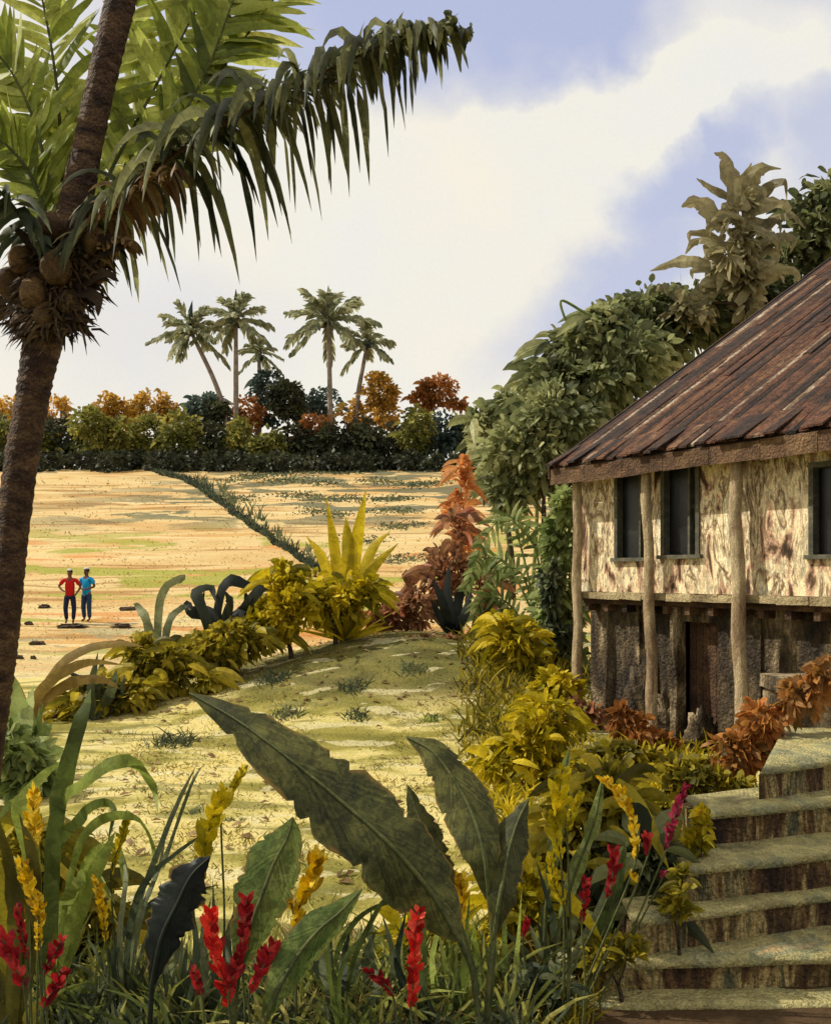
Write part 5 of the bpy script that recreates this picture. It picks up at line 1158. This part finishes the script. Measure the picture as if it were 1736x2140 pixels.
# ------------------------------------------------------------------ two people in the field
def skinned(name, nodes, edges, mat, parent, root=0, sub=2):
    me = bpy.data.meshes.new(name); me.from_pydata([n[0] for n in nodes], edges, []); me.update()
    ob = bpy.data.objects.new(name, me); COL.objects.link(ob); ob.parent = parent
    ob.modifiers.new('skin', 'SKIN')
    if not me.skin_vertices: me.attributes  # layer is made by the modifier
    sv = me.skin_vertices[0].data if len(me.skin_vertices) else None
    for i, n in enumerate(nodes):
        r = n[1]; sv[i].radius = r if isinstance(r, tuple) else (r, r)
    sv[root].use_root = True
    ss = ob.modifiers.new('sub', 'SUBSURF'); ss.levels = sub; ss.render_levels = sub
    me.materials.append(mat)
    return ob
def person(label, g, yaw, shirt, trous, pose, group):
    t = thing('person', label, 'person', g, group); t.rotation_euler = (0, 0, yaw)
    N_ = []; E = []
    def add(p, r, par=None):
        N_.append((p, r)); i = len(N_) - 1
        if par is not None: E.append((par, i))
        return i
    pel = add((0, 0, .92), (.125, .10)); wa = add((0, 0, 1.06), (.12, .09), pel); ch = add((0, -.005, 1.26), (.145, .105), wa); sh = add((0, 0, 1.40), (.12, .075), ch)
    nk = add((0, 0, 1.49), .05, sh); hb = add((0, -.015, 1.555), (.062, .07), nk); hm = add((0, -.012, 1.63), (.078, .092), hb); ht = add((0, 0, 1.70), (.055, .065), hm)
    add((0, -.115, 1.615), .012, hm)
    for sx in (-1, 1):
        add((sx * .085, .0, 1.615), .012, hm)
        s1 = add((sx * .19, 0, 1.385), .055, sh)
        el, wr, hd = pose[sx]
        e1 = add(el, .042, s1); w1 = add(wr, .028, e1); h1 = add(hd, (.036, .018), w1)
        dv = (Vector(hd) - Vector(wr)).normalized(); pv = Vector((0, 1, 0)) if abs(dv.y) < .7 else Vector((1, 0, 0))
        for q, (o_, L_) in enumerate([(-.028, .055), (-.010, .068), (.010, .064), (.027, .05)]):
            a = Vector(hd) + dv * .035 + pv * o_; a1 = add(tuple(a), .0095, h1); add(tuple(a + dv * L_ * .55 + Vector((0, -.008, -.004))), .0085, a1)
        a = Vector(wr) + dv * .03 - pv * .035; add(tuple(a + dv * .025 - pv * .01), .0095, w1)
        h_ = add((sx * .09, 0, .86), .085, pel); kx = sx * .10
        kn = add((kx + pose['knee'] * sx, -.02, .48), .055, h_); an = add((kx, .02, .09), .035, kn); add((kx + sx * .01, -.12, .035), (.04, .03), an)
    skinned('body', N_, E, M['skin'], t)
    # shirt
    N2 = []; E2 = []
    def a2(p, r, par=None):
        N2.append((p, r)); i = len(N2) - 1
        if par is not None: E2.append((par, i))
        return i
    b0 = a2((0, 0, .80), (.158, .135)); b1 = a2((0, 0, 1.0), (.15, .12), b0); b2 = a2((0, 0, 1.25), (.172, .128), b1); b3 = a2((0, 0, 1.405), (.13, .088), b2); a2((0, 0, 1.46), (.066, .06), b3)
    for sx in (-1, 1):
        s1 = a2((sx * .19, 0, 1.39), .072, b3); el = Vector(pose[sx][0]); a2(tuple(Vector((sx * .19, 0, 1.39)).lerp(el, .72)), .070, s1)
    skinned('shirt', N2, E2, M[shirt], t)
    N3 = []; E3 = []
    def a3(p, r, par=None):
        N3.append((p, r)); i = len(N3) - 1
        if par is not None: E3.append((par, i))
        return i
    p0 = a3((0, 0, .93), (.138, .112)); 
    for sx in (-1, 1):
        h_ = a3((sx * .092, 0, .84), .098, p0); kn = a3((sx * .10 + pose['knee'] * sx, -.02, .48), .078, h_); a3((sx * .10, .02, .12), .062, kn)
    skinned('trousers', N3, E3, M[trous], t)
    m_ = MB(); w0 = Vector((0, 0, 0)); m_.blob((0, .012, 1.665), (.088, .10, .075), 14, 10, .5, .06, 3, 3)
    hh = m_.build('hair', M['hair'], None); hh.parent = t
    m_ = MB(); m_.blob((0, -.005, 1.725), (.078, .092, .034), 14, 8, .6); m_.blob((0, -.085, 1.705), (.06, .06, .012), 12, 6, .6)
    hc = m_.build('cap', M['cap'], None); hc.parent = t
poseA = {-1: ((-.34, .03, 1.19), (-.19, -.14, 1.05), (-.12, -.17, 1.03)), 1: ((.33, .02, 1.17), (.22, -.10, .98), (.19, -.14, .92)), 'knee': .03}
poseB = {-1: ((-.28, .04, 1.14), (-.12, -.17, 1.08), (-.05, -.19, 1.07)), 1: ((.28, .04, 1.14), (.12, -.17, 1.06), (.05, -.20, 1.05)), 'knee': .01}
PG = 'two people standing in the field'
person('person in a red shirt and dark navy trousers, arms bent, pale cap', hit(146, 1304), R(12), 'shirtred', 'navy', poseA, PG)
person('person in a turquoise shirt and worn blue trousers, hands held in front', hit(181, 1300), R(-18), 'shirtblue', 'denim', poseB, PG)
